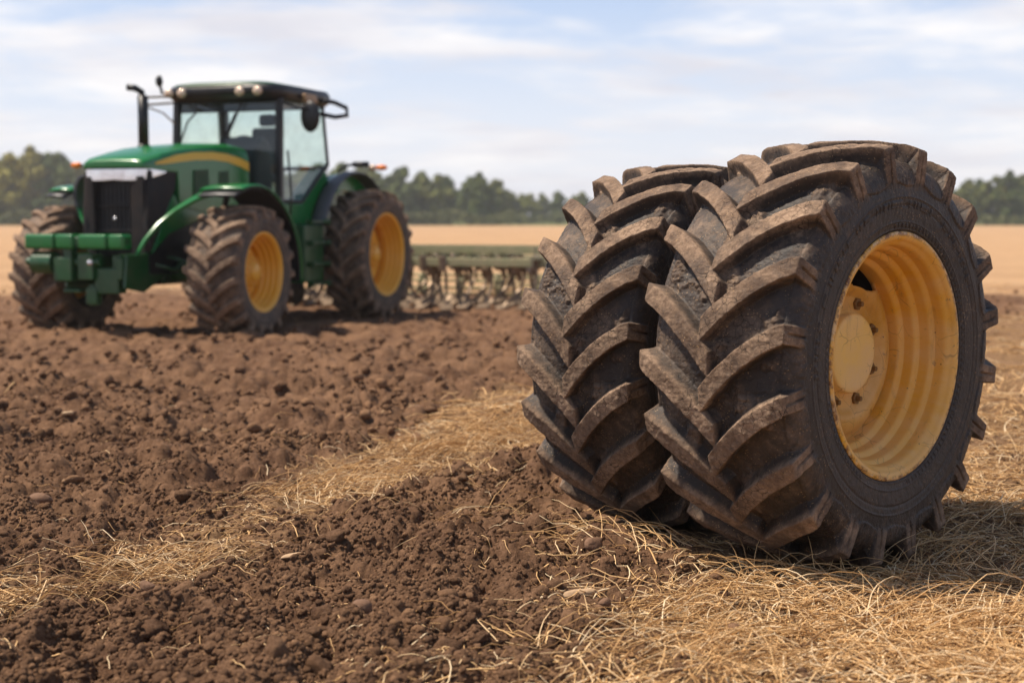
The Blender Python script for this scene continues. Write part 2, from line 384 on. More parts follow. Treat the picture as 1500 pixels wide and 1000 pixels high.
# ------------------------------------------------------------------ straw strands
MAT_STRAW = mat_straw()
def strands(x, y, L, w, lift, tilt, heading=None, curl=.35, K=7, zoff=.004):
    n = len(x); t = np.linspace(0, 1, K)[None]; a = RNG.uniform(0, 6.283, n) if heading is None else heading
    k = RNG.normal(0, curl, n)[:, None]; k2 = RNG.normal(0, curl*1.0, n)[:, None]
    ang = a[:, None]+k*(t-.5)*2+k2*np.sin(t*6.28)*.5
    dx = np.cos(ang); dy = np.sin(ang); ds = (L/(K-1))[:, None]
    tl = tilt[:, None]*(1-.5*t)
    px = np.cumsum(dx*ds*np.cos(tl), 1); py = np.cumsum(dy*ds*np.cos(tl), 1)
    px = px-px[:, :1]; py = py-py[:, :1]
    m = K//2; sh = (np.abs(tilt) < .25)[:, None]
    px = np.where(sh, px-px[:, m:m+1], px)+x[:, None]; py = np.where(sh, py-py[:, m:m+1], py)+y[:, None]
    gz = height(px.ravel(), py.ravel(), np.full(px.size, .05)).reshape(px.shape)
    gz = gz*.5+.5*gz.mean(1, keepdims=True)
    pz = gz+zoff+lift[:, None]*np.sin(t*math.pi*(.8+.4*RNG.random((n, 1))))+np.cumsum(np.sin(tl)*ds, 1)+RNG.normal(0, .003, (n, K))
    P = np.stack([px, py, pz], -1)
    T = np.gradient(P, axis=1); T /= np.linalg.norm(T, axis=2, keepdims=True)+1e-9
    U = np.stack([-T[..., 1], T[..., 0], np.zeros_like(px)], -1); U /= np.linalg.norm(U, axis=2, keepdims=True)+1e-9
    W = np.cross(T, U)
    wd = (w[:, None]*(1-.55*t**2))[..., None]
    ring = [P+wd*(math.cos(q)*U+math.sin(q)*W) for q in (0.3, 2.394, 4.489)]
    V = np.stack(ring, 2).reshape(-1, 3)                       # n,K,3
    base = (np.arange(n)*K*3)[:, None, None]; kk = (np.arange(K-1)*3)[None, :, None]; F = []
    for j in range(3):
        j2 = (j+1) % 3; F.append(np.stack([base+kk+j, base+kk+j2, base+kk+3+j2, base+kk+3+j], -1).reshape(-1, 4))
    tint = np.repeat(np.clip(RNG.normal(.55, .30, n), 0, 1), K*3)
    return V, np.vstack(F), tint
def build_straw():
    VV = []; FF = []; TT = []; off = 0
    def add(r):
        nonlocal off
        VV.append(r[0]); FF.append(r[1]+off); TT.append(r[2]); off += len(r[0])
    def pts(n, y0, y1, power, thr=.0, pw=1.5):
        u = RNG.random(n); y = (y0**(1-power)+u*(y1**(1-power)-y0**(1-power)))**(1/(1-power)); x = (RNG.random(n)*2-1)*(y*.42+.7)
        st, f = straw_mask(x, y)
        patch = np.clip(fbm(x*2.6, y*2.6, 3, 77)*3.0-.80, .14, 1)
        k = (RNG.random(n) < np.maximum(st**pw*patch, .004)*(1-.0*f)) & (y < 34)
        for cx, cy, ph in (FW, SW):
            dx = (x-cx)*math.cos(ph)+(y-cy)*math.sin(ph); dy = -(x-cx)*math.sin(ph)+(y-cy)*math.cos(ph)
            k &= ~((abs(dx) < .42) & (abs(dy) < .34))
        return x[k], y[k]
    U = RNG.random
    # a flat mat of short broken pieces
    x, y = pts(34000, 3.6, 10, 1.6); n = len(x); add(strands(x, y, .05+.12*U(n), .0012+.0014*U(n), .002+.012*U(n), RNG.normal(0, .06, n), curl=.3, K=5))
    # long strands lying over one another
    x, y = pts(30000, 3.6, 13, 1.6); n = len(x); add(strands(x, y, .12+.28*U(n)**1.3, .0015+.0024*U(n)**2, .004+.030*U(n)**2, RNG.normal(0, .07, n), curl=.30, zoff=.008))
    # broken straight stalks, thicker and paler
    x, y = pts(9500, 3.6, 13, 1.6); n = len(x); r = strands(x, y, .06+.20*U(n), .0024+.0018*U(n), .006+.02*U(n)**2, RNG.normal(0, .08, n), curl=.06, K=4, zoff=.014); add((r[0], r[1], np.clip(r[2]+.15, 0, 1)))
    # chaff and torn leaf
    x, y = pts(9000, 3.6, 10, 1.6); n = len(x); r = strands(x, y, .012+.035*U(n), .0025+.003*U(n), .003+.01*U(n)**2, RNG.normal(0, .25, n), curl=.3, K=4, zoff=.012); add((r[0], r[1], np.clip(r[2]+.1, 0, 1)))
    # strands that stand up
    x, y = pts(4200, 3.8, 10, 1.5, pw=2); n = len(x); add(strands(x, y, .07+.14*U(n), .0012+.001*U(n), .0*U(n), .35+.7*U(n), curl=.25, K=6))
    # farther back, coarser
    x, y = pts(16000, 10, 32, 1.3); n = len(x); add(strands(x, y, .2+.35*U(n), .003+.003*U(n), .01+.04*U(n), RNG.normal(0, .05, n), K=5))
    n = 26000; y = 3.9+7.5*U(n)**1.2; x = (U(n)*2-1)*(y*.4+.3); d = np.maximum(-poly_sd(x, y, STRIP), 0); d2 = np.maximum(-poly_sd(x, y, MAIN), 0)
    k = (U(n) < np.maximum(np.exp(-d/.22), np.exp(-d2/.35))*.16)&(y < 12); x, y = x[k], y[k]; n = len(x)
    clear = np.ones(n, bool)
    for cx, cy, ph in (FW, SW):
        dx = (x-cx)*math.cos(ph)+(y-cy)*math.sin(ph); dy = -(x-cx)*math.sin(ph)+(y-cy)*math.cos(ph); clear &= ~((abs(dx) < .45) & (abs(dy) < .36))
    x, y = x[clear], y[clear]; n = len(x); add(strands(x, y, .05+.18*U(n)**1.5, .0014+.0016*U(n), .003+.015*U(n), RNG.normal(0, .1, n), curl=.35, zoff=.016))
    # odd pieces on the bare soil
    n = 420; y = 3.9+8*U(n)**1.3; x = (U(n)*2-1)*(y*.4+.3); add(strands(x, y, .04+.12*U(n), .0014+.001*U(n), .004+.012*U(n), RNG.normal(0, .12, n), zoff=.018))
    # bundled tufts where the straw lies thick
    for (px, py, cnt, hd) in [(240, 835, 90, .25), (60, 890, 60, .2), (440, 725, 60, .3), (700, 640, 160, .2), (640, 665, 120, .3), (560, 700, 70, .2), (740, 620, 140, .1),
                              (900, 800, 60, 2.6), (1010, 900, 70, .4), (1200, 860, 120, 2.9), (1320, 880, 140, .35), (1450, 930, 150, .5), (1100, 970, 120, .3), (1380, 800, 110, .5), (1490, 760, 90, .3), (1440, 980, 100, 2.7), (950, 960, 60, .25), (690, 760, 30, .1)]:
        cx, cy = g(px, py); x = cx+RNG.normal(0, .16, cnt); y = cy+RNG.normal(0, .13, cnt)
        add(strands(x, y, .16+.26*U(cnt), .0015+.0014*U(cnt), .015+.05*U(cnt), RNG.normal(.08, .14, cnt), heading=RNG.normal(hd, .55, cnt), curl=.3, zoff=.012))
    # upright stems in front of the big wheel
    for (px, py, cnt) in [(1170, 838, 9), (1215, 850, 7), (1300, 800, 14), (1275, 815, 10), (1400, 835, 8), (1340, 790, 8), (1110, 850, 6)]:
        cx, cy = g(px, py); x = cx+RNG.normal(0, .05, cnt); y = cy+RNG.normal(0, .04, cnt)
        add(strands(x, y, .09+.12*U(cnt), .0016+.0012*U(cnt), 0*U(cnt), .7+.6*U(cnt), curl=.2, K=6))
    me = np_mesh('straw', np.vstack(VV), np.vstack(FF), {'tint': np.concatenate(TT)})
    print('straw', len(me.vertices))
    tag(link('straw', me, MAT_STRAW), 'loose golden straw scattered over the soil', 'straw', kind='stuff')
build_straw()

# ------------------------------------------------------------------ lugged tyre
def smooth(a): a = np.clip(a, 0, 1); return a*a*(3-2*a)
def spline(P, n):
    P = np.array(P, float); Q = np.vstack([2*P[0]-P[1], P, 2*P[-1]-P[-2]]); out = []
    for i in range(1, len(Q)-2):
        t = np.linspace(0, 1, 24, endpoint=False)[:, None]; a, b, c, d = Q[i-1], Q[i], Q[i+1], Q[i+2]
        out.append(.5*((2*b)+(-a+c)*t+(2*a-5*b+4*c-d)*t*t+(-a+3*b-3*c+d)*t**3))
    out.append(P[-1][None]); out = np.vstack(out)
    s = np.r_[0, np.cumsum(np.linalg.norm(np.diff(out, axis=0), axis=1))]; u = np.linspace(0, s[-1], n)
    return np.stack([np.interp(u, s, out[:, 0]), np.interp(u, s, out[:, 1])], 1), u
def tyre_mesh(name, R, w, rr, N=20, nth=2100, ns=400, seed=0, H=.064, wear=1.):
    """axis along local Y, centred on the origin. s runs from one bead over the tread to the other."""
    h = w/2; Rc = R-H; S = Rc-rr     # carcass
    half = [(0, Rc), (h*.45, Rc-.006), (h*.80, Rc-.028), (h*.945, Rc-.075), (h*.99, Rc-.15), (h*.99, rr+S*.42), (h*.97, rr+S*.2), (h*.940, rr+.038), (h*.915, rr+.016), (h*.84, rr+.012)]
    C, u = spline(half, 500)
    # lug tops: flat crown, sharp shoulder, then down the sidewall
    top = [(0, R), (h*.5, R-.004), (h*.86, R-.018), (h*.985, R-.034)]
    a = [(h*.995, R-.042), (h*1.002, Rc-.06), (h*1.004, Rc-.11), (h*.99, rr+S*.56)]
    Tp = np.array(top+a); 
    s_top = np.r_[0, np.cumsum(np.linalg.norm(np.diff(Tp, axis=0), axis=1))]
    total = u[-1]
    sh_c = u[np.argmin(abs(C[:, 0]-h*.86)+(C[:, 1] < Rc-.1)*9)]     # carcass arc at shoulder
    end_c = u[np.argmin(abs(C[:, 1]-(rr+S*.56)))]                       # where lugs die out
    s_sh = s_top[3]
    # half arc samples
    hs = np.linspace(0, 1, ns//2+1); tread = .62
    # denser sampling on the tread
    v = np.where(hs < tread, hs/tread*end_c, end_c+(hs-tread)/(1-tread)*(total-end_c))
    cy = np.interp(v, u, C[:, 0]); cr = np.interp(v, u, C[:, 1])
    vt = np.where(v < sh_c, v/sh_c*s_sh, s_sh+(v-sh_c)/(end_c-sh_c)*(s_top[-1]-s_sh))
    ty = np.interp(vt, s_top, Tp[:, 0]); tr = np.interp(vt, s_top, Tp[:, 1])
    ty = np.where(v > end_c, cy, ty); tr = np.where(v > end_c, cr, tr)
    vv = np.r_[-v[::-1], v[1:]]; CY = np.r_[-cy[::-1], cy[1:]]; CR = np.r_[cr[::-1], cr[1:]]; TY = np.r_[-ty[::-1], ty[1:]]; TR = np.r_[tr[::-1], tr[1:]]
    th = np.linspace(0, 2*math.pi, nth, endpoint=False)
    TH, VV = np.meshgrid(th, vv, indexing='ij')
    pitch = 2*math.pi/N; hgt = np.zeros_like(TH); slot = np.zeros_like(TH)
    nz = fbm(TH*9, VV*9+40, 3, seed+3)-.5; nz2 = fbm(TH*40, VV*40+40, 3, seed+9)-.5
    for sgn, ph in ((1, 0.), (-1, .5)):
        V = VV*sgn
        uu = np.clip(V/sh_c, -.3, 1)
        rise = .265*(R/.918)                                # metres along the tread from centre to shoulder
        cen = rise*(1.42*uu-.42*uu*uu*np.sign(uu))/R
        slope = rise*(1.42-.84*np.abs(uu))/sh_c*(V < sh_c)
        cosa = 1/np.sqrt(1+slope**2)
        q = (TH-cen)/pitch-ph; k = np.round(q); d = (q-k)*pitch*R*cosa
        jit = (h2(k.astype(int) % N, np.zeros_like(k).astype(int), seed+(5 if sgn > 0 else 6))-.5)
        d = d+jit*.012
        hw = .034+.004*np.clip(uu, 0, 1)+.010*np.clip((V-sh_c)/(end_c-sh_c), 0, 1)
        wall = .013
        d1 = np.abs(d)-hw+nz2*.004
        start = -.022-.010*jit
        d2 = (start-V)*1.0
        dd = np.maximum(d1, d2)
        t = 1-np.clip(dd/wall, 0, 1); e = t*(.35+.65*t)          # concave foot, firm top edge
        fadeout = 1-smooth((V-(sh_c+.55*(end_c-sh_c)))/((end_c-sh_c)*.42))
        e = e*fadeout
        # slot pressed into the shoulder of each lug
        sl = smooth((.0085-np.abs(d-.002))/.005)*smooth((V-sh_c-.012)/.012)*smooth((sh_c+.11-V)/.02)
        slot = np.maximum(slot, sl*(e > .5))
        hgt = np.maximum(hgt, e*(V > start-.05))
    Y = CY[None]+(TY-CY)[None]*hgt; RR = CR[None]+(TR-CR)[None]*hgt
    # normals of the profile for small relief
    ny = np.gradient(CR); nr = -np.gradient(CY); nl = np.hypot(ny, nr); nyy = -ny/nl; nrr = -nr/nl
    nyy = np.where(np.isfinite(nyy), nyy, 0)
    av = np.abs(VV); side = smooth((av-end_c*.93)/.03)
    rel = (fbm(TH*55, VV*50+20, 4, seed+21)-.5)*.006*(1-side)+(nz)*.008*(1-side)*wear
    # mud packed between the lugs
    mud = smooth((fbm(TH*6, VV*8+11, 4, seed+33)-.58)/.14)*(1-hgt)*(1-side)*smooth((sh_c*1.0-av)/.05)
    rel = rel+mud*(.006+.018*fbm(TH*60, VV*60+3, 3, seed+41))-slot*.014
    # bead rings, moulded marks on the sidewall
    rho = CR[None]*np.ones_like(TH)
    for r0, wd, am in ((rr+.045, .004, .004), (rr+.075, .003, .003), (rr+S*.50, .004, .003), (rr+S*.40, .006, -.003)):
        rel = rel+am*np.exp(-((rho-r0)/wd)**2)*(av > sh_c)
    bb = rr+S*.64+.010*np.cos(TH*N)+.006*(vn(TH*5, TH*0, seed+2)-.5); rel = rel+.007*smooth((rho-bb)/.006)*(av > sh_c)*(1-hgt)*smooth((rr+S*.93-rho)/.02)
    rel = rel+(fbm(TH*30, VV*40, 3, seed+51)-.5)*.0035*side
    tick = (np.cos(TH*118) > .1)*smooth((.010-np.abs(rho-(rr+.060)))/.003)*(vn(TH*2.2, TH*0, seed+8) > .35)
    tick2 = (vn(TH*46, rho*0, seed+14) > .45)*smooth((.016-np.abs(rho-(rr+.150)))/.003)*(vn(TH*1.6+4, TH*0, seed+8) > .5)
    rel = rel+.0042*tick*(av > end_c)+.0045*tick2*(av > end_c)
    edge = (np.abs(Y) > 0)
    Y = Y+nyy[None]*rel; RR = RR+nrr[None]*rel
    X = RR*np.cos(TH); Z = RR*np.sin(TH)
    m = len(vv); idx = np.arange(nth*m).reshape(nth, m); nx = np.roll(idx, -1, 0)
    F = np.stack([idx[:, :-1], idx[:, 1:], nx[:, 1:], nx[:, :-1]], -1).reshape(-1, 4)
    return np_mesh(name, np.stack([X, Y, Z], -1).reshape(-1, 3), F, {'lug': hgt.ravel(), 'side': side.ravel(), 'mud': mud.ravel()})
def mat_tyre(name, amount=.5, far=False):
    t = NT(name, .7, 0, .35); lug = t.attr('lug'); side = t.attr('side'); mud = t.attr('mud')
    rub = t.mix(t.noise(7, 5, .6), (.020, .016, .014), (.046, .036, .030))
    dust = t.mix(t.ramp(t.noise(6, 7, .7), [(.35, 0.), (.65, 1.)]), (.13, .078, .047), (.40, .27, .175))
    dust = t.mix(t.math('MULTIPLY', t.ramp(t.noise(38, 5, .75), [(.45, 0.), (.62, 1.)]), .6), dust, (.085, .048, .029))
    n = t.noise(3.0, 7, .68); n2 = t.noise(22, 5, .7)
    # caked on lug tops and between lugs, thin film elsewhere
    lug = t.ramp(lug, [(.45, 0.), (.93, 1.)])
    f = t.math('MULTIPLY_ADD', lug, .50, t.math('MULTIPLY_ADD', mud, .34, t.math('MULTIPLY_ADD', side, -.13, amount-.38)))
    f = t.math('ADD', f, t.math('MULTIPLY_ADD', n, 1.1, -.48)); f = t.math('ADD', f, t.math('MULTIPLY_ADD', n2, .8, -.40))
    f = t.ramp(f, [(.20, 0.), (.80, 1.)])
    col = t.mix(f, rub, dust)
    film = t.math('MULTIPLY', t.ramp(t.noise(2.2, 6, .7), [(.35, 0.), (.7, 1.)]), .45)
    col = t.mix(film, col, (.085, .055, .037))
    if not far:
        # cracked dry mud and flecks of chaff
        cr = t.vor(26, 'DISTANCE_TO_EDGE', warp=.035); ck = t.ramp(cr, [(.0, 1.), (.034, 0.)])
        cm = t.math('MULTIPLY', ck, t.ramp(t.noise(4, 3), [(.44, 0.), (.60, 1.)]))
        cm = t.math('MULTIPLY', cm, t.math('SUBTRACT', 1., side)); col = t.mix(cm, col, (.018, .012, .009))
        sp = t.vor(70, 'F1', warp=.02); sp = t.ramp(sp, [(.14, 1.), (.22, 0.)]); sp = t.math('MULTIPLY', sp, t.ramp(t.noise(9, 4, .6), [(.42, 0.), (.56, 1.)]))
        col = t.mix(t.math('MULTIPLY', sp, .65), col, (.40, .25, .12))
        sp2 = t.vor(150, 'F1'); sp2 = t.ramp(sp2, [(.12, 1.), (.2, 0.)]); sp2 = t.math('MULTIPLY', sp2, t.ramp(t.noise(12, 4, .6), [(.48, 0.), (.6, 1.)]))
        col = t.mix(t.math('MULTIPLY', sp2, .6), col, (.20, .12, .07))
        b = t.bump(t.math('MULTIPLY', cm, -1.), .003, .7); b = t.bump(t.noise(50, 5, .7), .008, .6, b); t.bump(t.noise(220, 3, .7), .0015, .6, b)
    else:
        t.bump(t.noise(30, 4), .02, .6)
    t.color(col); t.rough(t.math('MULTIPLY_ADD', f, .38, .52)); return t.m
MAT_TYRE = mat_tyre('muddy_rubber', .56)
MAT_TYRE_F = mat_tyre('dusty_rubber', .80, True)

def mat_yellow(name, dusty=.5, lip=0., c0=(.70, .32, .013), c1=(.86, .44, .040)):
    t = NT(name, .42, 0, .45)
    base = t.mix(t.noise(2.5, 4), c0, c1)
    fade = t.math('MULTIPLY', t.ramp(t.noise(4.5, 7, .68, sc=(1, .4, 1)), [(.38, 0.), (.7, 1.)]), dusty)
    col = t.mix(fade, base, (.80, .52, .24))
    rust = t.ramp(t.noise(13, 6, .72), [(.66, 0.), (.74, 1.)]); col = t.mix(t.math('MULTIPLY', rust, .6), col, (.17, .075, .03))
    sp = t.vor(26, 'F1', warp=.03); sp = t.ramp(sp, [(.05, 1.), (.09, 0.)]); sp = t.math('MULTIPLY', sp, t.ramp(t.noise(6, 3), [(.55, 0.), (.6, 1.)]))
    col = t.mix(sp, col, (.05, .03, .02))
    if lip:
        # chipped, rusted rolled edge and flaking paint
        sx = t.N.new('ShaderNodeSeparateXYZ'); t.L.new(t.tc.outputs['Object'], sx.inputs[0])
        rad = t.math('SQRT', t.math('ADD', t.math('MULTIPLY', sx.outputs[0], sx.outputs[0]), t.math('MULTIPLY', sx.outputs[2], sx.outputs[2])))
        e = t.math('MULTIPLY', t.ramp(t.math('MULTIPLY_ADD', rad, 20., -lip*20), [(.0, 0.), (.25, 1.)]), t.ramp(t.noise(28, 5, .7), [(.44, 0.), (.58, 1.)]))
        col = t.mix(e, col, (.20, .085, .03)); e2 = t.math('MULTIPLY', t.ramp(t.math('MULTIPLY_ADD', rad, 20., -lip*20), [(.1, 0.), (.3, .6)]), t.ramp(t.noise(40, 3), [(.5, 0.), (.6, 1.)]))
        col = t.mix(e2, col, (.72, .52, .30))
        fl = t.vor(9, 'DISTANCE_TO_EDGE', warp=.12); fl = t.math('MULTIPLY', t.ramp(fl, [(0., 1.), (.02, 0.)]), t.ramp(t.noise(5, 3), [(.5, 0.), (.58, .6)])); col = t.mix(fl, col, (.26, .12, .03))
        drip = t.math('MULTIPLY', t.ramp(t.noise(9, 5, .65, sc=(1, 1, .22)), [(.58, 0.), (.70, 1.)]), .4); col = t.mix(drip, col, (.30, .15, .05))
        mudc = t.math('MULTIPLY', t.ramp(t.noise(17, 6, .75), [(.62, 0.), (.68, 1.)]), .55); col = t.mix(mudc, col, (.20, .12, .07))
    t.color(col); t.rough(t.math('MULTIPLY_ADD', fade, .5, .36)); t.bump(t.noise(35, 4), .002, .5); return t.m
MAT_YEL = mat_yellow('faded_yellow_paint', .7, .506)
MAT_HUB = mat_yellow('pale_flaking_yellow_paint', 1., .9, (.80, .46, .08), (.92, .60, .17))
MAT_DISC = mat_yellow('dirty_amber_paint', .55, .9, (.46, .20, .010), (.66, .32, .03))
MAT_YEL_F = mat_yellow('yellow_wheel_paint', .10)
MAT_RUST = mat_simple('rusty_bolt_steel', (.30, .16, .05), .7, .3, .5, 40)
def lathe(name, prof, n=160, close=False):
    P = np.array(prof); m = len(P); th = np.linspace(0, 2*math.pi, n, endpoint=False)
    V = np.stack([P[None, :, 1]*np.cos(th)[:, None], np.repeat(P[None, :, 0], n, 0), P[None, :, 1]*np.sin(th)[:, None]], -1).reshape(-1, 3)
    i = np.arange(n*m).reshape(n, m); j = np.roll(i, -1, 0)
    F = np.stack([i[:, :-1], j[:, :-1], j[:, 1:], i[:, 1:]], -1).reshape(-1, 4)
    return np_mesh(name, V, F)
def ridged(points, n=140):
    C, u = spline(points, n); return [tuple(p) for p in C]
M_RIMBACK = mat_simple('shade_dark_inner_rim', (.020, .015, .012), .9, 0, .4, 8, .2, (.06, .04, .03)); BACK = {}  # near-black colour stands in for the shade behind the wheel disc
def paint_back(o):
    me = o.data
    if len(me.materials) == 2:      # the yellow came second: put it first
        a, b = me.materials[0], me.materials[1]; me.materials[0] = b; me.materials[1] = a
    me.polygons.foreach_set('material_index', BACK[me.name])
def rim_barrel(name='rim', hw=.322, r=.496, back=.035):
    """outer flange at +hw. both faces share one rolled sheet with raised bands"""
    inner = [(hw+.008, r+.030), (hw+.012, r+.026), (hw+.012, r+.016), (hw+.006, r+.006), (hw-.006, r-.002), (hw-.020, r-.014), (hw-.034, r-.018), (hw-.062, r-.018), (hw-.072, r-.020), (hw-.084, r-.034), (hw-.094, r-.038), (hw-.128, r-.040),
             (hw-.138, r-.043), (hw-.150, r-.060), (hw-.160, r-.064), (hw-.192, r-.066), (hw-.202, r-.069), (hw-.216, r-.086), (hw-.226, r-.090), (hw-.262, r-.092), (hw-.30, r-.090),
             (-hw+.17, r-.060), (-hw+.08, r-.035), (-hw+.03, r-.02), (-hw, r+.002), (-hw-.008, r+.020), (-hw-.006, r+.028)]
    me = lathe(name, ridged(inner, 220), 200); me.materials.append(M_RIMBACK)
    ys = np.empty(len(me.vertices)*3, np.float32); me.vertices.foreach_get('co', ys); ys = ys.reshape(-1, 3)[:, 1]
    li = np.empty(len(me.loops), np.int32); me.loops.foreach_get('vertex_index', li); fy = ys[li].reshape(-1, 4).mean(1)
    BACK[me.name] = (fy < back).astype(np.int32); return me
def disc_mesh(name, y0=.095, r0=.16, r1=.424, holes=True):
    nr = 46; nt = 360; rr = np.linspace(r0, r1, nr); th = np.linspace(0, 2*math.pi, nt, endpoint=False)
    T, RR = np.meshgrid(th, rr, indexing='ij')
    dish = .028*smooth((RR-.245)/.05)-.05*smooth((RR-.31)/.09)
    Y = y0+dish-.03; X = RR*np.cos(T); Z = RR*np.sin(T)
    V = np.stack([X, Y, Z], -1).reshape(-1, 3); i = np.arange(nt*nr).reshape(nt, nr); j = np.roll(i, -1, 0)
    F = np.stack([i[:, :-1], i[:, 1:], j[:, 1:], j[:, :-1]], -1)
    tc = T[:, :-1]+math.pi/nt; rc = (RR[:, :-1]+RR[:, 1:])/2; keep = np.ones(tc.shape, bool)
    if holes:
        for a, half in ((104, 28), (338, 16), (214, 10)):      # scalloped hand openings against the barrel
            da = (np.degrees(tc)-a+180) % 360-180
            keep &= ~((np.abs(da) < half) & (rc > (.292 if half > 20 else .33 if half > 12 else .375)+.06*(np.abs(da)/half)**3))
        for a, r, q in ((8, .27, .026), (318, .275, .027), (236, .33, .010)):
            keep &= (rc*np.cos(tc)-r*math.cos(R_(a)))**2+(rc*np.sin(tc)-r*math.sin(R_(a)))**2 > q*q
    me = np_mesh(name, V, F[keep].reshape(-1, 4)); return me
def solid(o, th, off=-1):
    m = o.modifiers.new('thick', 'SOLIDIFY'); m.thickness = th; m.offset = off
    return o
def hub_profile(y):   # flat cap standing out from the disc
    return [(y-.06, .186), (y+.012, .186), (y+.018, .181), (y+.022, .176), (y+.052, .175), (y+.059, .171), (y+.063, .164), (y+.064, .14), (y+.064, .07), (y+.064, .0005)]
def bolt_mesh():
    bm = bmesh.new(); bmesh.ops.create_cone(bm, segments=6, radius1=.030, radius2=.028, depth=.024, cap_ends=True)
    bmesh.ops.translate(bm, verts=bm.verts[:], vec=(0, 0, .012)); r = bmesh.ops.create_cone(bm, segments=14, radius1=.012, radius2=.011, depth=.022, cap_ends=True)
    bmesh.ops.translate(bm, verts=r['verts'], vec=(0, 0, .034)); bmesh.ops.rotate(bm, verts=bm.verts[:], matrix=Matrix.Rotation(-math.pi/2, 3, 'X'))
    me = bpy.data.meshes.new('wheel_bolt'); bm.to_mesh(me); bm.free(); return me

def build_field_wheels():
    R, w, rr = .918, .71, .496
    root = empty('farm_wheel', (FW[0], FW[1], 0), FW[2])
    tag(root, 'larger muddy lugged farm wheel with faded yellow rim, standing nearest the camera', 'wheel', 'two loose farm wheels standing on the straw')
    tyre = link('tyre', tyre_mesh('tyre', R, w, rr, N=20), MAT_TYRE, root); tyre.location = (0, 0, R-.035); tyre.rotation_euler = (0, R_(7), 0)
    rim = solid(link('rim', rim_barrel(), MAT_YEL, root), .007); paint_back(rim); rim.location = (0, 0, R-.035)
    d = solid(link('wheel_disc', disc_mesh('wheel_disc'), MAT_DISC, rim), .014)
    hub = link('hub_cap', lathe('hub_cap', hub_profile(.062), 96), MAT_HUB, rim)
    bm = bolt_mesh(); bm.materials.append(MAT_RUST)
    for k in range(8):
        a = R_(22+45*k); b = link('wheel_bolt', bm, None, rim, smooth=False); b.location = (.226*math.cos(a), .066, .226*math.sin(a)); b.rotation_euler = (0, k*.7, 0)
    # the second wheel: a copy with copies of every part
    r2 = root.copy(); COL.objects.link(r2); r2.location = (SW[0], SW[1], 0); r2.rotation_euler = (0, 0, SW[2]); r2.scale = (.958, .88, .958)
    r2['label'] = 'smaller muddy lugged farm wheel standing half hidden behind the larger one'
    for ch in list(root.children):
        c = ch.copy(); COL.objects.link(c); c.parent = r2
        for gch in ch.children:
            e = gch.copy(); COL.objects.link(e); e.parent = c
    r2.children[0].rotation_euler = (0, R_(2), 0)
build_field_wheels()

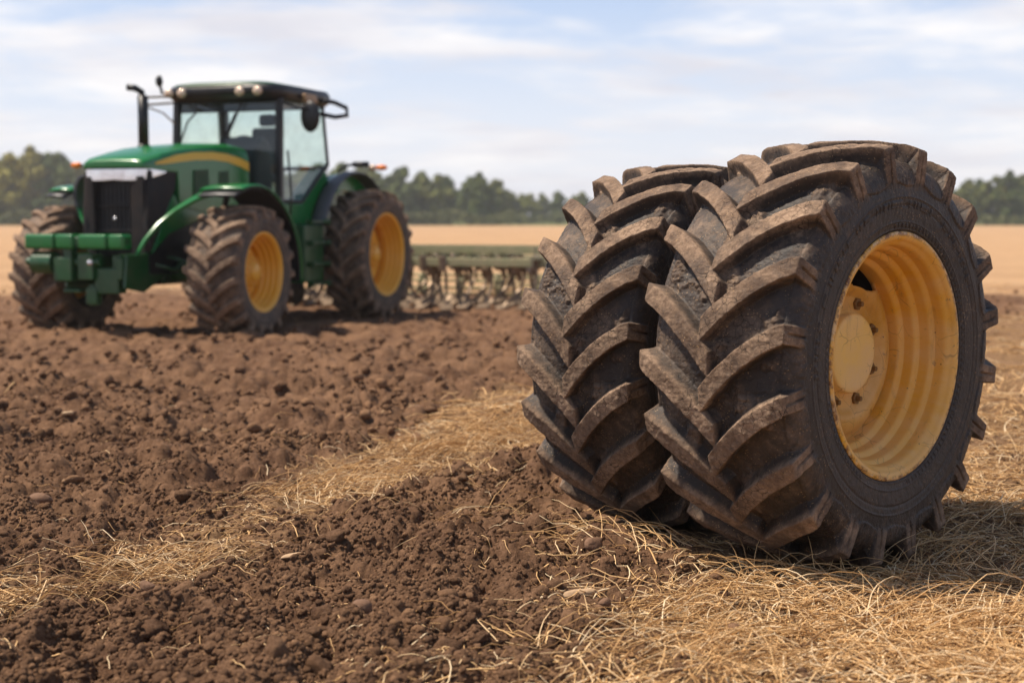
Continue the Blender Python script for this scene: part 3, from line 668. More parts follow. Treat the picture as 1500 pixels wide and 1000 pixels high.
# ------------------------------------------------------------------ mesh builder for machines
class MB:
    def __init__(s): s.V = []; s.F = []
    def add(s, V, F):
        o = len(s.V); s.V += [tuple(v) for v in V]; s.F += [tuple(i+o for i in f) for f in F]; return s
    def box(s, x0, x1, y0, y1, z0, z1, rot=None, tap=0):
        V = [(x, y, z) for z in (z0, z1) for y in (y0, y1) for x in (x0, x1)]
        if rot:
            ax, ang = rot; c = Vector(((x0+x1)/2, (y0+y1)/2, (z0+z1)/2)); M = Matrix.Rotation(ang, 3, ax); V = [tuple(M@(Vector(v)-c)+c) for v in V]
        return s.add(V, [(0, 2, 3, 1), (4, 5, 7, 6), (0, 1, 5, 4), (2, 6, 7, 3), (0, 4, 6, 2), (1, 3, 7, 5)])
    def tube(s, pts, r, n=10, r2=None):
        pts = [Vector(p) for p in pts]; V = []; m = len(pts); prev = None
        for i, p in enumerate(pts):
            t = (pts[min(i+1, m-1)]-pts[max(i-1, 0)]).normalized()
            u = prev-t*prev.dot(t) if prev is not None else t.orthogonal()
            u.normalize(); prev = u; v = t.cross(u); rr = r if r2 is None else r+(r2-r)*i/(m-1)
            V += [tuple(p+u*math.cos(2*math.pi*k/n)*rr+v*math.sin(2*math.pi*k/n)*rr) for k in range(n)]
        F = [(i*n+k, i*n+(k+1) % n, (i+1)*n+(k+1) % n, (i+1)*n+k) for i in range(m-1) for k in range(n)]
        F += [tuple(range(n))[::-1], tuple((m-1)*n+k for k in range(n))]
        return s.add(V, F)
    def beam(s, a, b, w, h):
        """rectangular bar from a to b"""
        a = Vector(a); b = Vector(b); t = (b-a).normalized(); up = Vector((0, 0, 1)) if abs(t.z) < .95 else Vector((1, 0, 0))
        u = t.cross(up).normalized()*w/2; v = t.cross(u).normalized()*h/2
        V = [a-u-v, a+u-v, a+u+v, a-u+v, b-u-v, b+u-v, b+u+v, b-u+v]
        return s.add([tuple(x) for x in V], [(0, 3, 2, 1), (4, 5, 6, 7), (0, 1, 5, 4), (1, 2, 6, 5), (2, 3, 7, 6), (3, 0, 4, 7)])
    def prism(s, poly, y0, y1):
        """polygon in x,z extruded along y"""
        n = len(poly); V = [(x, y0, z) for x, z in poly]+[(x, y1, z) for x, z in poly]
        F = [tuple(range(n)), tuple(range(2*n-1, n-1, -1))]+[(i, i+n, (i+1) % n+n, (i+1) % n) for i in range(n)]
        return s.add(V, F)
    def loft(s, secs, cap=True, closed=True):
        """list of equal-length rings"""
        n = len(secs[0]); V = [p for sec in secs for p in sec]; rng = n if closed else n-1
        F = [(i*n+k, i*n+(k+1) % n, (i+1)*n+(k+1) % n, (i+1)*n+k) for i in range(len(secs)-1) for k in range(rng)]
        if cap and closed: F += [tuple(range(n))[::-1], tuple((len(secs)-1)*n+k for k in range(n))]
        return s.add(V, F)
    def ball(s, c, rx, ry, rz, sub=2):
        V, F = ico(sub); return s.add(V*np.array([rx, ry, rz])+np.array(c), [tuple(int(i) for i in f) for f in F])
    def build(s, name, mat, parent=None, bevel=.0, smooth_=False, seg=2):
        me = bpy.data.meshes.new(name); me.from_pydata(s.V, [], s.F)
        bm = bmesh.new(); bm.from_mesh(me); bmesh.ops.recalc_face_normals(bm, faces=bm.faces[:]); bm.to_mesh(me); bm.free()
        o = link(name, me, mat, parent, smooth_)
        if bevel:
            m = o.modifiers.new('bevel', 'BEVEL'); m.width = bevel; m.segments = seg; m.limit_method = 'ANGLE'; m.angle_limit = R_(35)
            me.polygons.foreach_set('use_smooth', np.ones(len(me.polygons), bool))
            wn = o.modifiers.new('wn', 'WEIGHTED_NORMAL')
        return o

M_GREEN = mat_simple('green_machine_paint', (.006, .165, .030), .22, 0, .25, 2.5, .06, (.16, .13, .08), .6)
M_GREEN_D = mat_simple('dusty_green_casting', (.008, .085, .018), .34, 0, .4, 6, .22, (.12, .10, .06), .6)
M_STRIPE = mat_simple('yellow_stripe', (.80, .46, .03), .4, 0, .1, 4, .1)
M_BLACK = mat_simple('black_plastic', (.012, .012, .014), .38, 0, .3, 6, .18, (.10, .07, .05))
M_DUSTYB = mat_simple('dusty_black_mesh', (.016, .014, .014), .75, 0, .3, 8, .4, (.075, .052, .042))
M_DARK = mat_simple('greasy_dark_metal', (.020, .018, .016), .6, .3, .4, 8, .35, (.07, .05, .03))
M_VENT = mat_simple('dark_green_louvre', (.010, .060, .018), .6, 0, .3, 12, .2)
M_GREY = mat_simple('grey_fender_plastic', (.085, .092, .10), .42, 0, .2, 5, .3, (.16, .13, .10), .5)
M_OLIVE = mat_simple('worn_olive_steel', (.34, .34, .18), .7, 0, .35, 5, .5, (.48, .38, .24))
M_STEEL = mat_simple('soil_polished_steel', (.30, .22, .15), .45, .6, .4, 10, .4)
M_ORANGE = mat_simple('amber_lens', (.80, .20, .012), .25, 0, .1, 5, .0)
M_LAMP = mat_simple('clear_lamp_lens', (.74, .56, .42), .18, .2, .2, 20)
M_HEAD = mat_simple('chrome_headlight', (.96, .95, .97), .16, .8, .2, 7, .16, (.50, .33, .25), .8)
M_BRASS = mat_simple('tan_bracket_paint', (.42, .25, .12), .5, .2, .3, 12)
M_SEAT = mat_simple('dark_cab_trim', (.030, .034, .042), .7, 0, .2, 6)
def mat_glass():
    t = NT('tinted_cab_glass', .05); out = t.N['Material Output']
    tr = t.N.new('ShaderNodeBsdfTransparent'); tr.inputs[0].default_value = (.86, .94, .88, 1)
    gl = t.N.new('ShaderNodeBsdfGlossy'); gl.inputs['Roughness'].default_value = .03; gl.inputs[0].default_value = (.9, .95, 1, 1)
    fr = t.N.new('ShaderNodeLayerWeight'); fr.inputs[0].default_value = .5; mx = t.N.new('ShaderNodeMixShader')
    dif = t.N.new('ShaderNodeBsdfDiffuse'); dif.inputs[0].default_value = (.45, .5, .46, 1); m2 = t.N.new('ShaderNodeMixShader')
    t.L.new(t.math('MULTIPLY_ADD', t.math('POWER', fr.outputs['Facing'], 3.), .5, .05), mx.inputs[0]); t.L.new(tr.outputs[0], mx.inputs[1]); t.L.new(gl.outputs[0], mx.inputs[2])
    t.L.new(t.math('MULTIPLY', t.ramp(t.noise(4, 4), [(.4, 0.), (.8, 1.)]), .12), m2.inputs[0]); t.L.new(mx.outputs[0], m2.inputs[1]); t.L.new(dif.outputs[0], m2.inputs[2])
    t.L.new(m2.outputs[0], out.inputs[0]); return t.m
M_GLASS = mat_glass()

def build_tractor():
    TH = R_(-109.91); root = empty('tractor', (-3.344, 22.10, 0), TH)
    tag(root, 'green tractor with yellow wheels and black cab frame on tilled soil', 'tractor')
    # ---- wheels: hub and disc carry the tyre and the rim
    def wheels():
        ty_f = tyre_mesh('tyre', .843, .72, .475, N=19, nth=760, ns=150, seed=50, H=.055); ty_r = tyre_mesh('tyre', .974, .68, .60, N=21, nth=820, ns=150, seed=90, H=.06)
        ty_f.materials.append(MAT_TYRE_F); ty_r.materials.append(MAT_TYRE_F)
        rb_f = rim_barrel('rim', .318, .475, -.09); rb_r = rim_barrel('rim', .295, .60, -.12); rb_f.materials.append(MAT_YEL_F); rb_r.materials.append(MAT_YEL_F)
        for (x, y, R, ty, rb, front) in ((3.863, 1.30, .843, ty_f, rb_f, 1), (0, 1.235, .974, ty_r, rb_r, 0), (3.863, -1.30, .843, ty_f, rb_f, 1), (0, -1.235, .974, ty_r, rb_r, 0)):
            s = 1 if y > 0 else -1; r1 = .385 if front else .51
            m = MB(); n = 40
            yo = .06 if front else -.02
            prof = [(yo-.10, r1), (yo-.02, r1-.03), (yo+.02, r1*.72), (yo+.0, r1*.60), (yo+.0, .205), (yo+.10, .20), (yo+.12, .185), (yo+.12, .13), (yo+.16, .12), (yo+.175, .10), (yo+.175, .001)]
            secs = [[(p[1]*math.cos(2*math.pi*k/n), p[0]*s, p[1]*math.sin(2*math.pi*k/n)) for k in range(n)] for p in prof]
            m.loft(secs, cap=False)
            for k in range(10):
                a = 2*math.pi*k/10; m.tube([(.25*math.cos(a), s*(yo-.01), .25*math.sin(a)), (.25*math.cos(a), s*(yo+.045), .25*math.sin(a))], .022, 8)
            for k in range(12):
                a = 2*math.pi*(k+.5)/12; m.tube([(.165*math.cos(a), s*(yo+.11), .165*math.sin(a)), (.165*math.cos(a), s*(yo+.145), .165*math.sin(a))], .016, 8)
            wobj = m.build('wheel', MAT_YEL_F, root, smooth_=False); wobj.location = (x, y, R-.055)
            for p in wobj.data.polygons: p.use_smooth = len(p.vertices) == 4 and p.area > .0006
            if front: wobj.rotation_euler = (0, 0, R_(2.0))
            tyo = bpy.data.objects.new('tyre', ty); COL.objects.link(tyo); tyo.parent = wobj; tyo.rotation_euler = (0, random.random()*.3, 0)
            ro = bpy.data.objects.new('rim', rb); COL.objects.link(ro); ro.parent = wobj; ro.rotation_euler = (0, 0, 0 if s > 0 else math.pi); solid(ro, .01)
            if rb.name in BACK: paint_back(ro); BACK.pop(rb.name)
            for q in (tyo, ro): q.data.polygons.foreach_set('use_smooth', np.ones(len(q.data.polygons), bool))
    wheels()
    # ---- chassis, axles, engine
    m = MB(); m.box(-.4, 4.35, -.30, .30, .62, 1.25); m.box(2.2, 4.2, -.42, .42, .95, 1.5); m.box(.2, 1.6, -.55, .55, .6, 1.3)
    m.build('chassis', M_DARK, root, .02)
    m = MB(); m.box(3.72, 4.0, -1.05, 1.05, .68, .92); m.tube([(3.86, -1.15, .79), (3.86, 1.15, .79)], .14, 16); m.box(3.6, 4.12, -.35, .35, .62, 1.0)
    m.build('front_axle', M_GREEN_D, root, .02)
    m = MB(); m.tube([(0, -1.1, .92), (0, 1.1, .92)], .17, 16); m.box(-.35, .35, -.45, .45, .6, 1.35); m.build('rear_axle', M_GREEN_D, root, .02)
    # steering rods and hoses near the axle
    m = MB(); m.tube([(4.2, .2, .82), (4.05, .95, .80)], .022, 8); m.tube([(4.25, .35, 1.0), (4.2, .62, .95), (4.1, .8, .85), (3.95, .95, .8)], .016, 8)
    m.tube([(4.5, .42, .9), (4.3, .6, .82), (4.1, .6, .9)], .02, 8); m.build('hydraulic_hose', M_GREEN_D, root, smooth_=True)
    # ---- hood: lofted shell with rounded shoulders
    xs = [4.68, 4.655, 4.56, 4.30, 4.00, 3.97, 3.5, 3.0, 2.6, 2.30]
    hw = [.40, .445, .475, .485, .495, .495, .50, .51, .52, .53]
    tp = [2.165, 2.195, 2.235, 2.305, 2.365, 2.372, 2.425, 2.465, 2.48, 2.455]
    bt = [2.09, 2.075, 2.06, 2.05, 2.045, 1.62, 1.55, 1.5, 1.5, 1.52]
    def sec(x, w, t, b):
        d = min(t-b, .36); c = t-d
        pts = [(-w, b), (-w, c+d*.38), (-w*.975, c+d*.66), (-w*.89, c+d*.86), (-w*.66, c+d*.965), (-w*.3, t), (0, t+.004), (w*.3, t), (w*.66, c+d*.965), (w*.89, c+d*.86), (w*.975, c+d*.66), (w, c+d*.38), (w, b)]
        return [(x, y, z) for y, z in pts]
    m = MB(); m.loft([sec(*a) for a in zip(xs, hw, tp, bt)])
    hood = m.build('hood', M_GREEN, root, .008, smooth_=True)
    for s in (1, -1):
        m = MB(); poly = [(3.99, 1.66), (2.30, 1.56), (2.24, 1.50), (3.4, 1.46), (4.20, 1.26), (4.58, 1.02), (4.30, 1.48), (4.08, 1.78)]
        m.prism(poly, s*.42, s*.488); m.build('side_panel', M_GREEN, root, .02)
        # sunk louvres
        for v0, v1 in ((3.30, 3.66), (2.80, 3.06)):
            m = MB(); m.prism([(v0, 1.74), (v1, 1.74), (v1-.01, 2.08), (v0+.01, 2.10)], s*.495, s*.517); m.build('vent', M_VENT, hood, .004)
        # dark front cheek beside the grille
        m = MB(); m.prism([(4.60, 2.06), (3.99, 2.06), (4.04, 1.83), (4.29, 1.48), (4.61, 1.04), (4.66, 1.4)], s*.40, s*.482)
        m.build('grille_cheek', M_DUSTYB, root, .02)
        # yellow stripe following the hood flank
        pts = [(4.47, 2.140, .010), (4.30, 2.165, .030), (4.0, 2.215, .044), (3.6, 2.262, .050), (3.2, 2.282, .052), (2.85, 2.270, .054), (2.55, 2.225, .058), (2.31, 2.165, .06)]
        m = MB(); secs = []
        for x, z, hgt in pts:
            w = float(np.interp(-x, [-a for a in xs], hw)); t = float(np.interp(-x, [-a for a in xs], tp)); b = 2.045; d = min(t-b, .36) if x < 3.98 else t-float(np.interp(-x, [-a for a in xs], bt)); c0 = t-d
            def yy(z): return float(np.interp(z, [c0, c0+d*.38, c0+d*.66, c0+d*.86, t], [w, w, w*.975, w*.89, w*.6]))+.008
            secs.append([(x, s*yy(z-hgt), z-hgt), (x, s*yy(z), z), (x, s*yy(z+hgt), z+hgt), (x, s*(yy(z+hgt)-.03), z+hgt), (x, s*(yy(z)-.03), z), (x, s*(yy(z-hgt)-.03), z-hgt)])
        m.loft(secs); st = m.build('stripe', M_STRIPE, hood, smooth_=False)
    m = MB(); m.box(4.655, 4.665, -.035, .035, 2.095, 2.125); m.build('badge', M_STRIPE, hood)
    # grille: dark mesh, dusty posts, crossbars
    m = MB(); m.box(4.30, 4.56, -.40, .40, 1.02, 2.0); g_ = m.build('grille', M_BLACK, root, .01)
    m = MB(); m.prism([(4.66, 1.98), (4.58, 1.98), (4.56, 1.02), (4.64, 1.02)], -.42, -.31); m.build('grille_post', M_DUSTYB, g_, .01)
    m = MB(); m.prism([(4.66, 1.98), (4.58, 1.98), (4.56, 1.02), (4.64, 1.02)], .23, .42); m.build('grille_post', M_DUSTYB, g_, .01)
    m = MB(); m.box(4.57, 4.61, -.30, .24, 1.60, 1.63); m.box(4.57, 4.61, -.30, .24, 1.30, 1.325)
    for k in range(9): m.box(4.562, 4.575, -.28+k*.062, -.272+k*.062, 1.05, 1.95)
    m.build('grille_bar', M_DUSTYB, g_)
    m = MB(); m.tube([(4.60, -.02, 1.46), (4.64, -.02, 1.46)], .022, 12); m.build('grille_badge', M_HEAD, g_, smooth_=True)
    for s in (1, -1):
        m = MB(); path = [(4.675, 0., 1.935, 2.070), (4.672, .14, 1.925, 2.072), (4.668, .28, 1.925, 2.072), (4.645, .40, 1.935, 2.074), (4.57, .478, 1.955, 2.072), (4.42, .500, 1.99, 2.060), (4.26, .503, 2.035, 2.048)]
        m.loft([[(x, s*y, a), (x, s*y, b), (x-.06, s*max(y-.05, 0), b), (x-.06, s*max(y-.05, 0), a)] for x, y, a, b in path]); m.build('headlight', M_HEAD, root, .008)
    # ---- exhaust and intake stack on the far side, stays to the cab
    m = MB(); m.tube([(2.98, -.70, 2.36), (2.98, -.70, 2.46)], .085, 16); m.tube([(2.98, -.70, 2.44), (2.98, -.70, 3.12)], .072, 16); m.tube([(2.98, -.70, 3.06), (2.99, -.71, 3.17), (3.04, -.78, 3.22), (3.08, -.88, 3.23)], .045, 12)
    m.build('exhaust_stack', M_BLACK, root, smooth_=True)
    m = MB(); m.beam((2.93, -.66, 3.10), (2.2, -.74, 3.17), .03, .03); m.beam((2.93, -.66, 3.0), (2.2, -.74, 3.08), .03, .03); m.tube([(2.95, -.66, 2.97), (2.5, -.7, 2.92), (2.1, -.78, 2.80)], .012, 6)
    m.build('stack_bracket', M_BRASS, root)
    m = MB(); m.tube([(2.30, -.84, 3.2), (2.36, -.83, 3.30)], .02, 8); m.ball((2.40, -.82, 3.37), .06, .05, .085); m.build('beacon', M_BLACK, root, smooth_=True)
    # ---- cab
    m = MB()
    def pillar(a, b, w): m.beam(a, b, w, w)
    pillar((2.02, .84, 1.62), (1.98, .84, 3.12), .095); pillar((2.02, -.84, 1.62), (1.98, -.80, 3.12), .095)
    pillar((.58, .86, 2.22), (.70, .84, 3.12), .045); pillar((.58, -.86, 2.0), (.70, -.84, 3.12), .13)
    m.beam((2.02, .86, 1.70), (1.40, .86, 1.70), .05, .05); m.beam((1.40, .86, 1.70), (.60, .86, 2.26), .05, .045)
    m.beam((2.02, -.86, 1.70), (.60, -.86, 1.9), .05, .05); m.beam((.66, -.85, 3.09), (.66, .85, 3.09), .06, .06); m.beam((.58, -.85, 2.2), (.58, .85, 2.2), .06, .06)
    m.build('cab_frame', M_BLACK, root, .015)
    m = MB(); rp = []
    for z, gx0, gx1, gy in ((3.09, .42, 2.16, .86), (3.15, .34, 2.24, .92), (3.25, .32, 2.27, .93), (3.31, .36, 2.22, .90)):
        ring = []
        for k in range(32):
            a = 2*math.pi*k/32; c = math.cos(a); q = math.sin(a); ring.append(((gx0+gx1)/2+(gx1-gx0)/2*math.copysign(abs(c)**.35, c), gy*math.copysign(abs(q)**.35, q), z))
        rp.append(ring)
    m.loft(rp); m.build('roof_visor', M_BLACK, root, smooth_=True)
    m = MB(); rp = []
    for z, gx0, gx1, gy in ((3.285, .50, 2.245, .86), (3.335, .55, 2.20, .82), (3.365, .70, 2.05, .68), (3.375, .95, 1.8, .4)):
        ring = []
        for k in range(32):
            a = 2*math.pi*k/32; c = math.cos(a); q = math.sin(a); ring.append(((gx0+gx1)/2+(gx1-gx0)/2*math.copysign(abs(c)**.4, c), gy*math.copysign(abs(q)**.4, q)-.04, z))
        rp.append(ring)
    m.loft(rp); m.build('roof', M_GREEN_D, root, smooth_=True)
    lamp_me = None
    for y in (-.76, -.55, .38, .66):
        if lamp_me is None:
            m = MB(); n = 20; pr = [(0, .06), (.03, .062), (.035, .055), (.05, .04), (.055, .001)]
            m.loft([[(p[0], p[1]*math.cos(2*math.pi*k/n)*1.15, p[1]*math.sin(2*math.pi*k/n)) for k in range(n)] for p in pr]); o = m.build('work_light', M_LAMP, root, smooth_=True); lamp_me = o
        else:
            o = lamp_me.copy(); COL.objects.link(o); o.parent = root
        o.location = (2.245, y, 3.205)
    m = MB(); m.box(1.15, 1.5, .92, 1.0, 3.10, 3.22, ('X', .2)); m.build('side_work_light', M_BRASS, root, .02)
    # glass panes
    def pane(name, pts):
        m = MB(); m.add(pts, [tuple(range(len(pts)))]); o = m.build(name, M_GLASS, root); return o
    pane('windshield', [(2.02, -.80, 1.70), (2.02, .80, 1.70), (1.98, .80, 3.1), (1.98, -.78, 3.1)])
    pane('door_glass', [(1.98, .85, 1.72), (1.42, .85, 1.72), (.62, .85, 2.28), (.71, .84, 3.1), (1.95, .84, 3.1)])
    pane('side_glass', [(1.98, -.85, 1.72), (.62, -.85, 1.95), (.71, -.82, 3.1), (1.95, -.81, 3.1)])
    pane('rear_glass', [(.58, -.82, 2.2), (.58, .82, 2.2), (.66, .80, 3.08), (.66, -.80, 3.08)])
    # inside the cab
    m = MB(); m.prism([(1.98, 1.7), (1.55, 1.7), (1.45, 2.30), (1.58, 2.56), (1.80, 2.62), (1.95, 2.46)], -.22, .46); m.box(1.2, 1.5, -.78, -.45, 1.8, 2.25); m.box(.62, 1.9, -.8, .8, 1.62, 1.72)
    m.build('dashboard', M_SEAT, root, .05, seg=3)
    m = MB(); m.box(.85, 1.35, -.27, .23, 1.98, 2.12); m.box(.76, .90, -.27, .23, 2.05, 2.80, ('Y', -.12)); m.box(.74, .86, -.15, .11, 2.82, 3.0); m.build('seat', M_SEAT, root, .05, seg=3)
    m = MB(); c = Vector((1.42, .02, 2.52)); M3 = Matrix.Rotation(-.6, 3, 'Y'); pts = [c+M3@Vector((.20*math.cos(a), .20*math.sin(a), 0)) for a in np.linspace(0, 2*math.pi, 25)]
    m.tube(pts, .016, 8); m.tube([c+M3@Vector((-.2, 0, 0)), c+M3@Vector((.2, 0, 0))], .014, 6); m.tube([c, Vector((1.62, .02, 2.3))], .03, 8); m.build('steering_wheel', M_BLACK, root, smooth_=True)
    m = MB(); m.tube([(2.04, .28, 3.08), (2.05, .18, 2.86), (2.06, .02, 2.62)], .014, 6); m.beam((2.06, .20, 2.92), (2.06, .02, 2.58), .03, .045); m.build('wiper', M_BLACK, root)
    m = MB(); m.tube([(2.04, -.74, 2.5), (2.05, -.60, 2.82), (2.05, -.42, 2.98)], .014, 6); m.build('wiper', M_BLACK, root)
    m = MB(); m.prism([(1.93, 3.10), (1.95, 3.10), (1.99, 2.95), (1.97, 2.95)], -.78, .80); m.build('sun_visor', M_SEAT, root)
    m = MB(); m.tube([(2.0, .9, 3.06), (1.9, 1.05, 3.0), (1.74, 1.16, 2.98)], .018, 8); m.ball((1.70, 1.17, 2.88), .06, .15, .22, 3); mr = m.build('mirror', M_BLACK, root, smooth_=True)
    m = MB(); m.tube([(.9, .90, 3.17), (.75, 1.06, 3.15), (.55, 1.16, 3.08), (.55, 1.17, 2.97), (.7, 1.05, 2.94), (.85, .88, 2.98)], .034, 8); m.build('grab_rail', M_BLACK, root, smooth_=True)
    # ---- body below the door
    m = MB(); m.prism([(2.05, 1.68), (1.38, 1.68), (.62, 2.20), (.45, 1.9), (.9, 1.32), (1.05, 1.0), (2.05, 1.0)], .56, .84); m.build('body_panel', M_GREEN, root, .03)
    m = MB(); m.prism([(2.05, 1.68), (1.38, 1.68), (.62, 1.9), (.45, 1.9), (.9, 1.32), (1.05, 1.0), (2.05, 1.0)], -.84, -.56); m.build('body_panel', M_GREEN, root, .03)
    m = MB(); m.box(1.15, 1.72, .72, 1.08, .55, 1.38); m.build('fuel_tank', M_GREEN_D, root, .04)
    for z in (.52, .80, 1.10, 1.40):
        m = MB(); m.box(1.16, 1.70, 1.082, 1.20, z, z+.03); m.box(1.16, 1.18, 1.082, 1.2, z-.03, z+.05); m.box(1.68, 1.70, 1.082, 1.20, z-.03, z+.05); m.build('step', M_GREEN_D, root, .006)
    m = MB(); m.tube([(1.95, .95, 1.25), (2.0, 1.02, 1.8), (1.98, .96, 2.4)], .016, 8); m.build('handrail', M_BLACK, root, smooth_=True)
    # ---- fenders
    def arc_fender(cx, cz, r, a0, a1, y0, y1, name, mat, th=.03, skirt=None, dr=0.):
        m = MB(); secs = []; n = 30
        for k in range(n+1):
            a = R_(a0+(a1-a0)*k/n); c, q = math.cos(a), math.sin(a)
            yi, yo = y0, y1
            if skirt: yi = y0-skirt*smooth(np.array((k/n-.0)*1.0)) if False else y0
            rr = r+dr*abs(k/n-.5)*2
            lip = .05
            s = 1 if y1 > y0 else -1
            prof = [(yi, rr-.015), (yi+s*.05, rr+.012), ((yi+yo)/2, rr+.025), (yo-s*.03, rr+.018), (yo, rr+.004), (yo-s*.004, rr-.012), (yo-s*.04, rr-.004), ((yi+yo)/2, rr), (yi+s*.03, rr-.02)]
            secs.append([(cx+p[1]*c, p[0], cz+p[1]*q) for p in prof])
        m.loft(secs); return m.build(name, mat, root, smooth_=True)
    for s in (1, -1):
        fo = arc_fender(3.863, .78, 1.10, -4, 0, 0, 0, 'x', M_GREEN) if False else None
        arc_fender(3.86, .76, 1.085, 70, 188, s*.94, s*(1.58 if s > 0 else 1.3), 'front_fender', M_GREEN, dr=.04)
        arc_fender(3.86, .76, 1.055, 62, 187, s*.96, s*(1.555 if s > 0 else 1.28), 'fender_liner', M_BLACK, dr=.04)
        m = MB(); m.beam((3.6, s*.5, 1.0), (3.75, s*.98, 1.5), .07, .05); m.beam((3.75, s*.98, 1.5), (3.8, s*1.1, 1.80), .06, .05); m.build('fender_bracket', M_DARK, root)
        arc_fender(0, .93, 1.22, 20, 150, s*.84, s*1.10, 'rear_fender', M_GREY)
        m = MB(); pts = [(0+1.20*math.cos(R_(a)), .93+1.20*math.sin(R_(a))) for a in range(18, 152, 6)]; inn = [(1.02*math.cos(R_(a)), .93+1.0*math.sin(R_(a))) for a in range(150, 16, -6)]
        V = pts+inn; m = MB(); n = len(pts)
        secs = [[(pts[i][0], s*.72, pts[i][1]), (pts[i][0], s*.86, pts[i][1]), (pts[i][0]*.8, s*.86, .93+(pts[i][1]-.93)*.8), (pts[i][0]*.8, s*.72, .93+(pts[i][1]-.93)*.8)] for i in range(n)]
        m.loft(secs); m.build('fender_panel', M_GREEN, root, smooth_=False)
    # skirt of the front fender sweeping in towards the grille
    for s in (1,):
        m = MB(); secs = []
        for a, yi, yo, r in ((76, .96, 1.5, 1.10), (68, .97, 1.15, 1.10), (58, .90, 1.01, 1.10), (46, .80, .87, 1.12), (34, .70, .755, 1.16), (22, .61, .66, 1.20), (12, .55, .59, 1.24)):
            c, q = math.cos(R_(a)), math.sin(R_(a)); secs.append([(3.86+r*c, s*yi, .76+r*q), (3.86+r*c, s*yo, .76+r*q), (3.86+(r-.05)*c, s*yo, .76+(r-.05)*q), (3.86+(r-.05)*c, s*yi, .76+(r-.05)*q)])
        m.loft(secs); m.build('fender_skirt', M_GREEN, root, .01)
    for s in (1, -1):
        m = MB(); m.prism([(2.3, 1.58), (3.4, 1.50), (4.2, 1.30), (4.6, 1.0), (4.6, .78), (2.3, .70)], s*.40, s*.46); m.build('side_liner', M_BLACK, root)
    # ---- indicator lamps on their arms
    for s in (1,):
        m = MB(); m.tube([(.28, s*.86, 2.16), (.18, s*.98, 2.26), (.12, s*1.25, 2.27)], .020, 8); m.tube([(.12, s*1.05, 2.27), (.12, s*1.3, 2.27)], .042, 10); ar = m.build('lamp_arm', M_BLACK, root, smooth_=True)
        m = MB(); m.ball((.08, s*1.50, 2.22), .05, .10, .045); m.build('indicator_lamp', M_ORANGE, ar, smooth_=True)
        m = MB(); m.ball((.09, s*1.36, 2.22), .05, .07, .05); m.build('marker_lamp', M_LAMP, ar, smooth_=True)
    m = MB(); m.tube([(3.9, -.45, 2.10), (3.8, -.9, 2.15), (3.70, -1.20, 2.16)], .016, 8); ar = m.build('lamp_arm', M_BLACK, root, smooth_=True)
    m = MB(); m.ball((3.68, -1.28, 2.165), .05, .09, .042); m.build('indicator_lamp', M_ORANGE, ar, smooth_=True)
    # far fender's upright grey lamp housing, seen left of the grille
    def band(path, name, mat):
        m = MB(); m.loft([[(x-.10, y, z), (x+.14, y, z), (x+.14, y+.05, z-.02), (x-.10, y+.05, z-.02)] for x, y, z in path]); m.build(name, mat, root, .012)
    band([(4.05, -.66, 2.03), (4.05, -.78, 2.04), (4.05, -.90, 1.99), (4.05, -.965, 1.88), (4.05, -.97, 1.74), (4.06, -.93, 1.62)], 'fender_guard', M_GREY)
    band([(4.06, -.93, 1.62), (4.10, -.85, 1.50), (4.16, -.74, 1.38), (4.24, -.64, 1.24), (4.34, -.57, 1.10)], 'fender_guard', M_GREEN)
    # ---- front linkage
    m = MB()
    for a, b in ((-.93, -.50), (-.47, -.22), (-.14, .26), (.29, .50)): m.box(5.02, 5.22, a, b, 1.09, 1.27)
    m.build('linkage_bar', M_GREEN, root, .03, seg=3)
    m = MB(); m.box(5.06, 5.18, -.95, .50, 1.12, 1.24); m.box(5.0, 5.14, -.42, -.30, .80, 1.1); m.tube([(5.10, -.85, .92), (5.10, -.55, .92)], .14, 18); m.tube([(5.1, -.98, .93), (5.1, .1, .93)], .05, 12)
    m.box(4.98, 5.2, -.52, -.26, .70, .99); m.box(4.95, 5.16, -.2, .02, .72, 1.03); m.box(4.92, 5.10, .0, .34, .55, .86); m.box(5.0, 5.12, -.12, .04, .42, .62); m.box(4.6, 5.05, .22, .34, .60, 1.02)
    m.box(4.3, 5.1, .30, .40, .72, .99); m.box(4.2, 4.9, -.36, -.26, .7, 1.0); m.prism([(4.2, 1.05), (5.05, 1.02), (5.1, .62), (4.7, .55), (4.2, .75)], .40, .44); m.prism([(4.2, 1.05), (5.05, 1.02), (5.1, .62), (4.7, .55), (4.2, .75)], -.44, -.40)
    m.tube([(5.03, -.05, .66), (5.03, -.05, .40)], .07, 12); m.box(4.9, 5.05, -.5, -.25, .55, .60)
    m.build('front_linkage', M_GREEN_D, root, .015)
    m = MB(); m.ball((5.22, .03, .93), .035, .04, .035); m.build('linkage_pin', M_HEAD, root, smooth_=True)
    m = MB(); m.box(-1.0, -.3, -.12, .12, .45, .6); m.tube([(-.3, -.4, .6), (-1.0, -.42, .45)], .03, 8); m.tube([(-.3, .4, .6), (-1.0, .42, .45)], .03, 8); m.tube([(-.3, 0, 1.2), (-1.0, 0, .95)], .03, 8); m.build('rear_linkage', M_DARK, root)
build_tractor()

